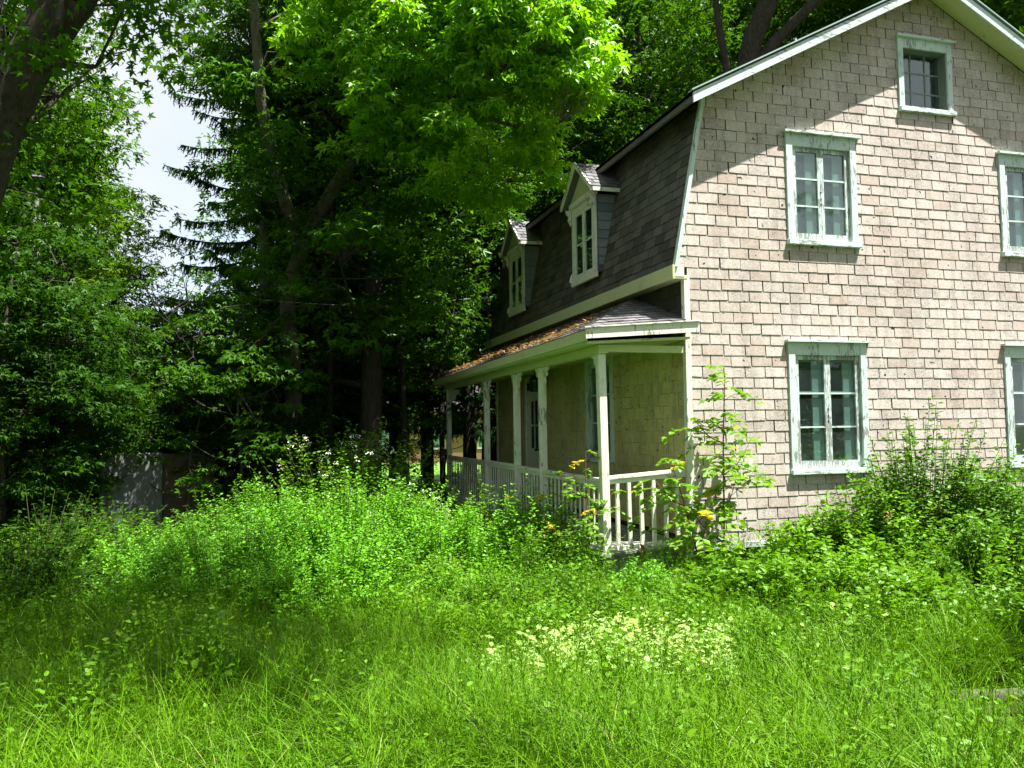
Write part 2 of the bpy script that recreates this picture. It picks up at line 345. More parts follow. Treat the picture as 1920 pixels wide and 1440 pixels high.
fholes = [(FWIN[0]+.06, FWIN[1]-.06, FWIN[2]+.05, FWIN[3]-.05), (FDOOR[0]+.05, FDOOR[1]-.05, FDOOR[2], FDOOR[3]-.05)]
fac = wall_sheet('porch_wall', [[(.16, BZ), (LEN, BZ), (LEN, 3.58), (.16, 3.58)]], fholes, Fp, .16, M['backing'], house)
hp(MB().box(.16, HW-.16, LEN-.16, LEN, BZ, 5.7).build('rear_wall', M['siding'], house))
hp(MB().box(HW-.16, HW, .16, LEN-.16, BZ, 3.58).build('side_wall', M['siding'], house))
hp(MB().box(.16, HW-.16, .16, LEN-.16, .14, .24).box(.3, HW-.3, .16, LEN-.16, 3.1, 3.22).box(3.0, 3.1, .17, LEN-.17, .24, 3.1).build('inner_floor', M['inside'], house))
hp(MB().box(.05, HW-.05, .06, LEN-.05, -.9, BZ-.005).build('foundation', M['stone'], house))
hp(MB().box(-.01, HW, -.05, -.001, .06, .13).build('base_board', M['mint'], house))

# pieces (shingles): the largest in view are objects, the rest join one mesh
CAND = {}
def lay(kind, parent, O, U, Vv, Nn, poly_list, holes, w, h, mat, v0, v1, u0, u1, lift=.012, jit=.006, seed=1):
    r = random.Random(seed); k = 0; v = v0
    O, U, Vv, Nn = Vector(O), Vector(U), Vector(Vv), Vector(Nn)
    while v < v1:
        u = u0-(w/2 if k % 2 else 0)-r.uniform(0, .04)
        while u < u1:
            ww = w*(1+r.uniform(-.05, .05)); e = r.uniform(0, jit)
            for rc in cut_rect((u+.007, u+ww-.007, v-e, v+h-.004), holes):
                if rc[1]-rc[0] < .012 or rc[3]-rc[2] < .012: continue
                full = abs(rc[1]-rc[0]-ww+.014) < 1e-6 and abs(rc[3]-rc[2]-h-e+.004) < 1e-6
                for pg in poly_list:
                    q = clip([(rc[0], rc[2]), (rc[1], rc[2]), (rc[1], rc[3]), (rc[0], rc[3])], pg)
                    if not q: continue
                    isfull = full and len(q) == 4
                    if isfull: q = [(q[0][0], q[0][1]+r.uniform(-.005, .004)), (q[1][0], q[1][1]+r.uniform(-.005, .004)), q[2], q[3]]
                    c = O+U*(sum(p[0] for p in q)/len(q))+Vv*(sum(p[1] for p in q)/len(q))
                    ar = abs(sum(q[i-1][0]*q[i][1]-q[i][0]*q[i-1][1] for i in range(len(q))))/2
                    d = c-Vector(CAM); cosn = abs(d.normalized().dot(Nn)); depth = d.dot(Vector(FWD))
                    px = 960+FPX*d.dot(Vector(RGT))/depth; py = 720-FPX*d.dot(Vector(UPV))/depth
                    sc = ar*cosn/d.length_squared
                    if not (-10 < px < 1930 and -10 < py < 1450): sc *= 1e-4
                    CAND.setdefault(kind, []).append((sc, r.random(), parent, O, U, Vv, Nn, q, v-e, h, lift*r.uniform(.85, 1.2), mat, isfull))
            u += ww
        v += h; k += 1
def piece_geom(q, vb, h, lift, O, U, Vv, Nn):
    k = len(q)
    def off(p): t = (p[1]-vb)/h; return lift*(1-t)+.004*t
    top = [O+U*p[0]+Vv*p[1]+Nn*off(p) for p in q]; bot = [O+U*p[0]+Vv*p[1]+Nn*.0006 for p in q]
    return top+bot, [tuple(range(k))]+[(a, k+a, k+(a+1) % k, (a+1) % k) for a in range(k)]
def build_pieces(kind, name, rest_name, limit=300):
    L = sorted(CAND[kind], key=lambda c: -c[0]); rest = {}; shared = {}
    for i, (sc, rn, parent, O, U, Vv, Nn, q, vb, h, lift, mat, full) in enumerate(L):
        if i < limit and sc > 0:
            c = O+U*q[0][0]+Vv*q[0][1]
            q0 = [(p[0]-q[0][0], p[1]-q[0][1]) for p in q]
            key = (mat.name, round(q0[1][0], 2), len(q), round(q0[2][1], 2), int(rn*5)) if full else None
            if key in shared: me = shared[key]
            else:
                vs, fs = piece_geom(q0, vb-q[0][1], h, lift, Vector((0, 0, 0)), Vector((1, 0, 0)), Vector((0, 1, 0)), Vector((0, 0, 1)))
                me = bpy.data.meshes.new(name); me.from_pydata([tuple(x) for x in vs], [], fs); me.materials.append(mat)
                if key: shared[key] = me
            o = bpy.data.objects.new(name, me); COL.objects.link(o); o.parent = parent
            mw = Matrix(((U.x, Vv.x, Nn.x, c.x), (U.y, Vv.y, Nn.y, c.y), (U.z, Vv.z, Nn.z, c.z), (0, 0, 0, 1)))
            o.matrix_basis = mw
        else:
            R = rest.setdefault((parent.name, mat.name), [parent, mat, [], [], []])
            vs, fs = piece_geom(q, vb, h, lift, O, U, Vv, Nn); n0 = len(R[2]); R[2] += vs; R[3] += [tuple(n0+a for a in f) for f in fs]; R[4] += [rn]*len(fs)
    for parent, mat, vs, fs, va in rest.values():
        meshobj(rest_name, vs, fs, mat, parent, var=va, kind='stuff')

RH, RW = .1395, .298
lay('siding', gable, (0, -.0, 0), (1, 0, 0), (0, 0, 1), (0, -1, 0), [gable_lo, gable_hi_c], [(a-.002, b+.002, c-.002, d+.03) for a, b, c, d in GW], RW, RH, M['siding'], BZ+.01, 7.7, -.25, 7.9, lift=.011, jit=.006, seed=3)
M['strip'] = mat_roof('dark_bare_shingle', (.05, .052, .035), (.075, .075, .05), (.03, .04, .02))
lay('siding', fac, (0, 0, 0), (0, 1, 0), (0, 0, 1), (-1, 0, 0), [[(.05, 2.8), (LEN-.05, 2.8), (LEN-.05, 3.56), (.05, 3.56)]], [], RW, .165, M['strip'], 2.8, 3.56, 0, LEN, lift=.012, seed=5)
lay('siding', fac, (0, 0, 0), (0, 1, 0), (0, 0, 1), (-1, 0, 0), [[(.05, BZ), (LEN-.05, BZ), (LEN-.05, 2.8), (.05, 2.8)]], [(FWIN[0], FWIN[1], FWIN[2], FWIN[3]+.02), FDOOR], RW, .165, M['facade'], .22, 2.8, 0, LEN, lift=.012, seed=4)
for a in (0,):
    pass
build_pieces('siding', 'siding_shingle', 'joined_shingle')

# corner boards, eave return, far corner
hp(MB().box(-.045, .03, -.035, .05, .1, 3.50).build('corner_board', M['white'], house))
hp(MB().box(-.03, .01, LEN-.06, LEN+.02, .1, 3.5).build('corner_board', M['white'], house))
hp(MB().box(2*PK-.03, 2*PK+.045, -.035, .05, .1, 3.50).build('corner_board', M['white'], house))
# mansard (lower steep slope) towards the porch and its mirror
def slope_obj(name, sgn, mat):
    mb = MB(); E0, E1 = .005, LEN+.12
    for i in range(len(PROF)-1):
        (xa, za), (xb, zb) = PROF[i], PROF[i+1]
        if sgn < 0: xa, xb = 2*PK-xa, 2*PK-xb
        t = .10*sgn
        mb.hexa([(xa, E0, za), (xa+t, E0, za), (xa+t, E1, za), (xa, E1, za), (xb, E0, zb), (xb+t, E0, zb), (xb+t, E1, zb), (xb, E1, zb)])
    return hp(mb.build(name, mat, house))
mans = slope_obj('lower_roof_slope', 1, M['mansard']); slope_obj('lower_roof_slope', -1, M['mansard'])
# dormer footprints on the slope
DW = .52
DORM = [3.0, 6.78]
ztop = 5.20
acc = 0
for i in range(len(PROF)-1):
    (xa, za), (xb, zb) = PROF[i], PROF[i+1]; L_ = math.hypot(xb-xa, zb-za); V_ = ((xb-xa)/L_, 0, (zb-za)/L_)
    if L_ < .05: continue
    hs = []
    for c in DORM:
        lo, hi = max(za, 4.0), min(zb, 5.3)
        if lo < hi: hs.append((c-DW, c+DW, (lo-za)/(zb-za)*L_, (hi-za)/(zb-za)*L_))
    rows = max(1, round(L_/.138)); h_ = L_/rows
    lay('roof', mans, (xa-.001, 0, za), (0, 1, 0), V_, (-V_[2], 0, V_[0]), [[(-.0, 0), (LEN+.12, 0), (LEN+.12, L_), (-.0, L_)]], hs, .30, h_, M['mansard'], 0, L_-.01, -.06-(.15 if i % 2 else 0), LEN+.12, lift=.014, seed=20+i)
hp(MB().box(-.235, -.205, -.1, LEN+.14, 3.44, 3.615).build('eave_fascia', M['fascia'], house))
hp(MB().box(-.205, -.001, -.04, LEN+.1, 3.455, 3.48).build('eave_soffit', M['fascia'], house))
hp(MB().box(-.20, -.046, -.045, -.012, 3.48, 3.60).build('eave_return', M['white'], house))
hp(MB().box(2*PK+.205, 2*PK+.235, -.1, LEN+.14, 3.44, 3.615).build('eave_fascia', M['fascia'], house))
# edge board following the steep slope on the gable side
for s_ in (1, -1):
    mb = MB()
    for i in range(len(PROF)-1):
        (xa, za), (xb, zb) = PROF[i], PROF[i+1]; X_ = lambda x: x if s_ > 0 else 2*PK-x
        a0, a1, b0, b1 = X_(xa-.022), X_(xa+.03), X_(xb-.022), X_(xb+.03)
        mb.hexa([(a0, -.07, za), (a1, -.07, za), (a1, -.001, za), (a0, -.001, za), (b0, -.07, zb), (b1, -.07, zb), (b1, -.001, zb), (b0, -.001, zb)])
    hp(mb.build('edge_board', M['mint'], house))
# upper roof slopes, rake soffit, rake fascia
OV = .36
for s_ in (1, -1):
    X_ = lambda x: x if s_ > 0 else 2*PK-x
    ex, ez = .02, 5.72; k = (PKZ+.03-ez)/(PK-ex)
    def q(x, y, dz): return (X_(x), y, ez+k*(x-ex)+dz)
    hp(MB().hexa([q(ex-.06, -OV, .0), q(PK, -OV, 0), q(PK, LEN+.2, 0), q(ex-.06, LEN+.2, 0), q(ex-.06, -OV, .05), q(PK, -OV, .05), q(PK, LEN+.2, .05), q(ex-.06, LEN+.2, .05)]).build('upper_roof_slope', M['mansard'], house))
    hp(MB().hexa([q(ex, -OV+.02, -.03), q(PK, -OV+.02, -.03), q(PK, -.018, -.03), q(ex, -.018, -.03), q(ex, -OV+.02, -.002), q(PK, -OV+.02, -.002), q(PK, -.018, -.002), q(ex, -.018, -.002)]).build('rake_soffit', M['fascia'], house))
    hp(MB().hexa([q(ex-.06, -OV-.025, -.10), q(PK, -OV-.025, -.10), q(PK, -OV, -.10), q(ex-.06, -OV, -.10), q(ex-.06, -OV-.025, .03), q(PK, -OV-.025, .03), q(PK, -OV, .03), q(ex-.06, -OV, .03)]).build('rake_board', M['minth'], house))
    hp(MB().hexa([q(ex-.09, -OV-.05, .055), q(PK, -OV-.05, .055), q(PK, -OV+.06, .055), q(ex-.09, -OV+.06, .055), q(ex-.09, -OV-.05, .075), q(PK, -OV-.05, .075), q(PK, -OV+.06, .075), q(ex-.09, -OV+.06, .075)]).build('roof_edge_strip', M['rooftop'], house))
    hp(MB().box(*sorted((X_(-.04), X_(.0))), -OV, LEN+.2, 5.62, 5.74).build('break_fascia', M['mansard'], house))

# ---- windows
def window(parent_name, P, rect, outer, label=None, rows=3, glassw=None, lit=True, header=.17, cap=True, curtain=False):
    x0, x1, z0, z1 = rect
    c = .10
    W = hp(MB(P).box(x0, x0+c, .0, .035, z0+.07, z1).box(x1-c, x1, .0, .035, z0+.07, z1).box(x0+c, x1-c, .0, .03, z1-header, z1)
           .build('window', M['mint'], house, bevel=.004, **({'label': label} if label else {})))
    sub = lambda mb, nm, mt, **k: mb.build(nm, mt, W, **k)
    if cap: sub(MB(P).box(x0-.035, x1+.06, .0, .085, z1+.001, z1+.03), 'cap', M['minth'])
    sub(MB(P).box(x0-.015, x1+.03, .0, .075, z0, z0+.068), 'sill', M['minth'], bevel=.005)
    a, b, lo, hi = x0+c+.002, x1-c-.002, z0+.07, z1-header-.002
    mid = (a+b)/2; st, ms = .065, .045
    # reveal
    sub(MB(P).box(a-.02, a-.001, -.2, -.001, lo, hi).box(b+.001, b+.02, -.2, -.001, lo, hi).box(a-.02, b+.02, -.2, -.001, hi+.001, hi+.03).box(a-.02, b+.02, -.2, -.001, lo-.03, lo-.001), 'reveal', M['inframe'])
    for (l, r_) in ((a, mid-.003), (mid+.003, b)):
        left_st = st if l == a else ms; right_st = ms if l == a else st
        gl, gr, gb, gt = l+left_st, r_-right_st, lo+.10, hi-.055
        sh = sub(MB(P).box(l, gl, -.045, .0-.004, lo, hi).box(gr, r_, -.045, -.004, lo, hi).box(gl, gr, -.045, -.006, lo, gb).box(gl, gr, -.045, -.006, gt, hi), 'sash', M['sash'])
        ph = (gt-gb)/rows
        for i in range(rows):
            if i: sub(MB(P).box(gl, gr, -.04, -.008, gb+i*ph-.011, gb+i*ph+.011), 'muntin', M['minth'])
            sub(MB(P).box(gl, gr, -.028, -.025, gb+i*ph+(.011 if i else 0), gb+(i+1)*ph-(.011 if i < rows-1 else 0)), 'pane', M['glass'])
        # inner winter sash seen through the glass
        sub(MB(P).box(gl-.02, gl+.012, -.085, -.06, lo, hi).box(gr-.15, r_+.0, -.085, -.06, lo, hi).box(gl+.012, gr-.15, -.085, -.06, lo, lo+.11).box(gl+.012, gr-.15, -.085, -.06, hi-.08, hi).box(gl+.012, gr-.15, -.08, -.065, lo+(hi-lo)*.66, lo+(hi-lo)*.685), 'inner_sash', M['inframe'])
    if curtain: sub(MB(P).box(a, b, -.135, -.13, lo, hi), 'curtain', M['curtain'])
    mb = MB(P); [mb.box(mid-.012, mid+.004, -.004, .004, z, z+.018) for z in ((lo+hi)/2+.03, (lo+hi)/2-.06, (lo+hi)/2-.13)]
    sub(mb, 'latch_hole', M['dark'])
    return W
window('u', Gp, GW[0], 1, 'peeling mint upstairs casement nearest the dark roof slope', rows=3, curtain=True)
window('u', Gp, GW[1], 1, rows=3, curtain=True)
window('l', Gp, GW[2], 1, 'peeling mint ground-floor casement nearest the porch corner', rows=3)
window('l', Gp, GW[3], 1, rows=3)
# attic window: dark recess, nine small lights
x0, x1, z0, z1 = WTOP
A = hp(MB(Gp).box(x0, x0+.09, 0, .035, z0+.07, z1).box(x1-.09, x1, 0, .035, z0+.07, z1).box(x0+.09, x1-.09, 0, .03, z1-.14, z1).build('window', M['mint'], house, bevel=.004, label='small dark attic window under the roof peak'))
MB(Gp).box(x0-.03, x1+.05, 0, .08, z1+.001, z1+.03).build('cap', M['minth'], A); MB(Gp).box(x0-.01, x1+.02, 0, .07, z0, z0+.068).build('sill', M['minth'], A, bevel=.005)
a, b, lo, hi = x0+.09, x1-.09, z0+.07, z1-.14
MB(Gp).box(a-.02, a-.001, -.2, -.001, lo, hi).box(b+.001, b+.02, -.2, -.001, lo, hi).box(a-.02, b+.02, -.2, -.001, hi+.001, hi+.03).box(a-.02, b+.02, -.2, -.001, lo-.03, lo-.001).build('reveal', M['under'], A)
mb = MB(Gp)
for i in range(4):
    u = a+(b-a)*i/3; mb.box(max(a, u-.011), min(b, u+.011), -.14, -.12, lo, hi)
for i in range(4):
    v = lo+(hi-lo)*i/3; mb.box(a, b, -.138, -.122, max(lo, v-.011), min(hi, v+.011))
mb.build('muntin', M['under'], A)
for i in range(3):
    for j in range(3):
        MB(Gp).box(a+(b-a)*i/3+.011, a+(b-a)*(i+1)/3-.011, -.131, -.129, lo+(hi-lo)*j/3+.011, lo+(hi-lo)*(j+1)/3-.011).build('pane', M['glass'], A)
window('f', Fp, FWIN, 1, 'tall shaded casement behind the porch posts', rows=3, header=.12)
# door with glass and lamp fittings
x0, x1, z0, z1 = FDOOR
dr = hp(MB(Fp).box(x0, x0+.09, 0, .03, z0, z1).box(x1-.09, x1, 0, .03, z0, z1).box(x0+.09, x1-.09, 0, .028, z1-.1, z1).box(x0+.09, x1-.09, -.05, -.005, 2.28, 2.36)
        .box(x0+.09, x0+.24, -.05, -.005, z0, 2.28).box(x1-.24, x1-.09, -.05, -.005, z0, 2.28).box(x0+.24, x1-.24, -.05, -.005, z0, 1.2).box(x0+.24, x1-.24, -.05, -.005, 2.14, 2.28).build('door', M['white'], house))
MB(Fp).box(x0+.24, x1-.24, -.03, -.025, 1.2, 2.14).build('pane', M['glass'], dr); MB(Fp).box(x0+.24, x1-.24, -.022, -.012, 1.64, 1.67).box((x0+x1)/2-.012, (x0+x1)/2+.012, -.024, -.010, 1.2, 2.14).build('muntin', M['white'], dr)
MB(Fp).box(x0+.09, x1-.09, -.03, -.025, 2.36, z1-.1).build('transom_pane', M['glass'], dr)
MB(Fp).tube([(x0+.15, .0, 1.18), (x0+.15, .05, 1.18)], .02).tube([(x0+.15, .05, 1.18), (x0+.15, .09, 1.18)], [.03, .022]).build('handle', M['dark'], dr)
# ---- dormers
for c in DORM:
    xf = -.17; zb, zt, ap = 4.02, 5.22, 5.86
    D = hp(MB().prism([(xf, c-DW+.01, zb), (xf, c-DW+.01, zt), (xf, c-DW+.09, zt), (xf, c-DW+.09, zb)], (.5, 0, 0)).prism([(xf, c+DW-.09, zb), (xf, c+DW-.09, zt), (xf, c+DW-.01, zt), (xf, c+DW-.01, zb)], (.5, 0, 0))
           .build('dormer', M['dormerside'], house, label='dormer nearer the pink gable' if c < 4 else 'dormer farther from the pink gable'))
    # side shingles (bands of clapboard-like shingle)
    for i in range(8):
        z = zb+.1+i*.14
        MB().hexa([(xf+.02, c-DW-.012, z), (.45, c-DW-.012, z), (.45, c-DW+.009, z), (xf+.02, c-DW+.009, z), (xf+.02, c-DW+.002, z+.135), (.45, c-DW+.002, z+.135), (.45, c-DW+.009, z+.135), (xf+.02, c-DW+.009, z+.135)]).build('side_shingle', M['dormerside'], D)
    fr = MB().box(xf-.03, xf-.001, c-DW, c-DW+.11, zb, zt).box(xf-.03, xf-.001, c+DW-.11, c+DW, zb, zt).box(xf-.03, xf-.001, c-DW+.11, c+DW-.11, zt-.1, zt).box(xf-.05, xf-.001, c-DW-.02, c+DW+.02, zb-.09, zb-.001).build('casing', M['white'], D, bevel=.004)
    # scrolled side brackets at the head
    for y in (c-DW-.03, c+DW-.0):
        pts = [(xf-.035, zt), (xf-.13, zt), (xf-.12, zt-.06), (xf-.075, zt-.10), (xf-.09, zt-.16), (xf-.06, zt-.22), (xf-.035, zt-.26)]
        MB().prism([(p[0], y, p[1]) for p in pts], (0, .03, 0)).build('bracket', M['white'], D)
        pts = [(xf-.032, zb-.02), (xf-.08, zb-.0), (xf-.06, zb+.09), (xf-.032, zb+.14)]
        MB().prism([(p[0], y, p[1]) for p in pts], (0, .03, 0)).build('bracket', M['white'], D)
    a, b, lo, hi = c-DW+.112, c+DW-.112, zb+.0, zt-.102; mid = c
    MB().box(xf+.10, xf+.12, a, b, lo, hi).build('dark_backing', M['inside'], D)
    for l, r_ in ((a, mid-.002), (mid+.002, b)):
        MB().box(xf-.025, xf+.01, l, l+.05, lo, hi).box(xf-.025, xf+.01, r_-.05, r_, lo, hi).box(xf-.024, xf+.01, l+.05, r_-.05, lo, lo+.08).box(xf-.024, xf+.01, l+.05, r_-.05, hi-.05, hi).build('sash', M['white'], D)
        MB().box(xf-.02, xf+.0, l+.05, r_-.05, 4.58, 4.60).build('muntin', M['white'], D)
        for (z_0, z_1) in ((lo+.08, 4.579), (4.601, hi-.05)): MB().box(xf-.012, xf-.009, l+.05, r_-.05, z_0, z_1).build('pane', M['glass'], D)
    # dentil frieze, pediment, roof
    mb = MB().box(xf-.06, xf-.001, c-DW-.04, c+DW+.04, zt+.001, zt+.10)
    mb.build('frieze', M['white'], D)
    mb = MB(); [mb.box(xf-.085, xf-.061, c-DW+.08+i*.058, c-DW+.11+i*.058, zt+.02, zt+.075) for i in range(15)]; mb.build('dentils', M['white'], D, kind='stuff')
    zp = zt+.10; hw = DW+.16
    MB().prism([(xf-.03, c-hw+.1, zp+.001), (xf-.03, c+hw-.1, zp+.001), (xf-.03, c, ap-.08)], (.06, 0, 0)).build('pediment', M['fascia'], D)
    MB().prism([(xf-.036, c-.22, zp+.06), (xf-.036, c, ap-.22), (xf-.036, c-.012, ap-.22), (xf-.036, c-.25, zp+.06)], (.005, 0, 0)).build('pediment_batten', M['whiteh'], D)
    for sg in (-1, 1):
        e = (c+sg*hw, zp-.02); pk = (c, ap); nx = .0
        MB().hexa([(xf-.17, e[0], e[1]-.06), (xf-.14, e[0], e[1]-.06), (xf-.14, pk[0], pk[1]-.06), (xf-.17, pk[0], pk[1]-.06), (xf-.17, e[0], e[1]+.02), (xf-.14, e[0], e[1]+.02), (xf-.14, pk[0], pk[1]+.02), (xf-.17, pk[0], pk[1]+.02)]).build('barge_board', M['white'], D)
        rf = MB().hexa([(xf-.14, e[0], e[1]-.04), (.5, e[0], e[1]-.04), (.5, pk[0], pk[1]-.04), (xf-.14, pk[0], pk[1]-.04), (xf-.14, e[0], e[1]), (.5, e[0], e[1]), (.5, pk[0], pk[1]), (xf-.14, pk[0], pk[1])]).build('dormer_roof', M['lightroof'], D)
        if sg < 0:
            MB().box(xf-.135, .22, e[0]-.02, e[0]-.001, e[1]-.07, e[1]-.01).build('eave_trim', M['white'], D)
            Ls = math.hypot(hw, pk[1]-e[1]); Vd = Vector((0, hw, pk[1]-e[1]))/Ls
            lay('roof', D, (xf-.17, e[0]-.01, e[1]), (1, 0, 0), tuple(Vd), (0, -Vd.z, Vd.y), [[(0, 0), (.66, 0), (.66, Ls), (0, Ls)]], [], .2, Ls/7, M['lightroof'], 0, Ls-.02, 0, .66, lift=.014, jit=.012, seed=40)
# ---- porch
XE = -1.42
pr = hp(MB().hexa([(XE, -.15, 2.74), (0, -.15, 2.86), (0, 1.55, 3.40), (XE, -.149, 2.741), (XE, -.15, 2.76), (0, -.15, 2.88), (0, 1.55, 3.44), (XE, -.149, 2.761)])
        .hexa([(XE, -.15, 2.74), (-.001, 1.55, 3.40), (-.001, LEN+.3, 3.40), (XE, LEN+.3, 2.70), (XE, -.15, 2.76), (-.001, 1.55, 3.44), (-.001, LEN+.3, 3.44), (XE, LEN+.3, 2.72)]).build('porch_roof', M['mansard'], house))
hipV = Vector((0, 1.70, .56)).normalized(); A_, B_, C_ = Vector((XE, -.16, 2.77)), Vector((.0, -.16, 2.885)), Vector((0, 1.55, 3.45))
U_ = (B_-A_).normalized(); Nh = U_.cross(C_-A_).normalized(); Vh = Nh.cross(U_)
tp = lambda p: ((p-A_).dot(U_), (p-A_).dot(Vh))
lay('roof', pr, A_, U_, Vh, Nh, [[tp(A_), tp(B_), tp(C_)]], [], .22, .15, M['lightroof'], 0, 1.9, 0, 1.5, lift=.018, jit=.02, seed=50)
A2, B2, C2 = Vector((XE, -.16, 2.77)), Vector((XE, LEN+.3, 2.73)), Vector((0, 1.55, 3.45)); D2 = Vector((0, LEN+.3, 3.43))
U2 = (B2-A2).normalized(); N2 = (C2-A2).cross(U2).normalized(); N2 = N2 if N2.z > 0 else -N2; V2 = N2.cross(U2) if N2.cross(U2).z > 0 else U2.cross(N2)
tq = lambda p: ((p-A2).dot(U2), (p-A2).dot(V2))
lay('roof', pr, A2, U2, V2, N2, [[tq(A2), tq(B2), tq(D2), tq(C2)]], [], .3, .145, M['lightroof'], 0, 1.7, 0, 9.6, lift=.016, jit=.02, seed=51)
build_pieces('roof', 'roof_shingle', 'joined_roof_shingle')
MB().hexa([(XE-.03, -.18, 2.63), (XE, -.18, 2.63), (XE, LEN+.32, 2.60), (XE-.03, LEN+.32, 2.60), (XE-.03, -.18, 2.755), (XE, -.18, 2.755), (XE, LEN+.32, 2.72), (XE-.03, LEN+.32, 2.72)]).build('fascia', M['fascia'], pr)
MB().hexa([(XE-.03, -.21, 2.655), (.055, -.21, 2.765), (.055, -.18, 2.765), (XE-.03, -.18, 2.655), (XE-.03, -.21, 2.78), (.055, -.21, 2.895), (.055, -.18, 2.895), (XE-.03, -.18, 2.78)]).build('fascia', M['white'], pr)
MB().hexa([(XE-.05, -.235, 2.782), (.06, -.235, 2.897), (.06, -.17, 2.897), (XE-.05, -.17, 2.782), (XE-.05, -.235, 2.80), (.06, -.235, 2.915), (.06, -.17, 2.915), (XE-.05, -.17, 2.80)]).build('gutter_lip', M['whiteh'], pr)
MB().hexa([(XE, -.149, 2.60), (-.046, -.149, 2.68), (-.046, LEN+.3, 2.66), (XE, LEN+.3, 2.58), (XE, -.149, 2.63), (-.046, -.149, 2.71), (-.046, LEN+.3, 2.69), (XE, LEN+.3, 2.61)]).build('porch_ceiling', M['fascia'], pr)
PX = -1.145
MB().box(PX-.07, PX+.05, -.02, LEN+.15, 2.50, 2.605).build('header_beam', M['fascia'], pr)
MB().box(PX+.05, -.05, -.01, .07, 2.52, 2.605).build('header_beam', M['fascia'], pr)
pf = hp(MB().hexa([(-1.25, -.08, -.0), (-.046, -.08, .06), (-.046, LEN, .06), (-1.25, LEN, -.02), (-1.25, -.08, .06), (-.046, -.08, .14), (-.046, LEN, .14), (-1.25, LEN, .06)]).build('porch_floor', M['floor'], house))
nb = 9
for i in range(nb):      # decking boards run along the porch
    a = -1.27+i*(1.22/nb); b = a+1.22/nb-.008; z = .062+.08*i/nb+.002
    MB().box(a, b, -.12+random.uniform(-.02, .01), LEN, z, z+.028).build('floor_board', M['floor'], pf)
MB().hexa([(-1.2, -.06, -.19), (-.02, -.06, -.13), (-.02, -.02, -.13), (-1.2, -.02, -.19), (-1.2, -.06, -.002), (-.02, -.06, .055), (-.02, -.02, .055), (-1.2, -.02, -.002)]).build('skirt_board', M['under'], pf)
MB().box(-1.19, -1.15, -.02, LEN, -.19, -.02).build('skirt_board', M['under'], pf)
for y in (.06, 2.37, 3.70, 5.66, 8.95): MB().box(-1.22, -1.08, y-.07, y+.07, -.75, -.2).build('pier', M['under'], pf)
POSTS = [.06, 2.37, 3.70, 5.66, 9.05]
for i, y in enumerate(POSTS):
    lean = .015 if i == 0 else 0
    p0 = hp(MB().hexa([(PX-.05+lean, y-.05, .09), (PX+.05+lean, y-.05, .09), (PX+.05+lean, y+.05, .09), (PX-.05+lean, y+.05, .09), (PX-.05-lean, y-.05, 2.50), (PX+.05-lean, y-.05, 2.50), (PX+.05-lean, y+.05, 2.50), (PX-.05-lean, y+.05, 2.50)]).build('porch_post', M['white'], house, bevel=.006))
    for sg in ((1,) if i == 0 else (-1,) if i == 4 else (-1, 1)):    # pierced scroll brackets
        yy = y+sg*.05
        outl = [(0, .0), (.24, .0), (.235, -.035), (.19, -.04), (.17, -.07), (.185, -.10), (.165, -.135), (.12, -.13), (.095, -.16), (.105, -.21), (.085, -.25), (.045, -.27), (.035, -.33), (.0, -.38)]
        mb = MB(); n0 = 0
        hole = [(.045, -.05), (.11, -.05), (.10, -.10), (.05, -.14)]
        # outline split into two rings round the piercing
        mb.prism([(PX-.015, yy+sg*p[0], 2.50+p[1]) for p in [(0, 0), (.24, 0), (.235, -.035), (.19, -.04), (.11, -.045), (.045, -.045), (0, -.045)]], (.03, 0, 0))
        mb.prism([(PX-.015, yy+sg*p[0], 2.50+p[1]) for p in [(0, -.045), (.04, -.045), (.045, -.15), (.0, -.15)]], (.03, 0, 0))
        mb.prism([(PX-.015, yy+sg*p[0], 2.50+p[1]) for p in [(.19, -.04), (.17, -.07), (.185, -.10), (.165, -.135), (.12, -.13), (.11, -.045)]], (.03, 0, 0))
        mb.prism([(PX-.015, yy+sg*p[0], 2.50+p[1]) for p in [(0, -.15), (.045, -.15), (.12, -.13), (.095, -.16), (.105, -.21), (.085, -.25), (.045, -.27), (.035, -.33), (0, -.38)]], (.03, 0, 0))
        mb.build('bracket', M['white'], p0)
    if i == 4:
        mb = MB().prism([(PX+.05+p[0], y-.015, 2.50+p[1]) for p in [(0, 0), (.24, 0), (.19, -.05), (.185, -.10), (.12, -.13), (.105, -.21), (.045, -.27), (0, -.38)]], (0, .03, 0)); mb.build('bracket', M['white'], p0)
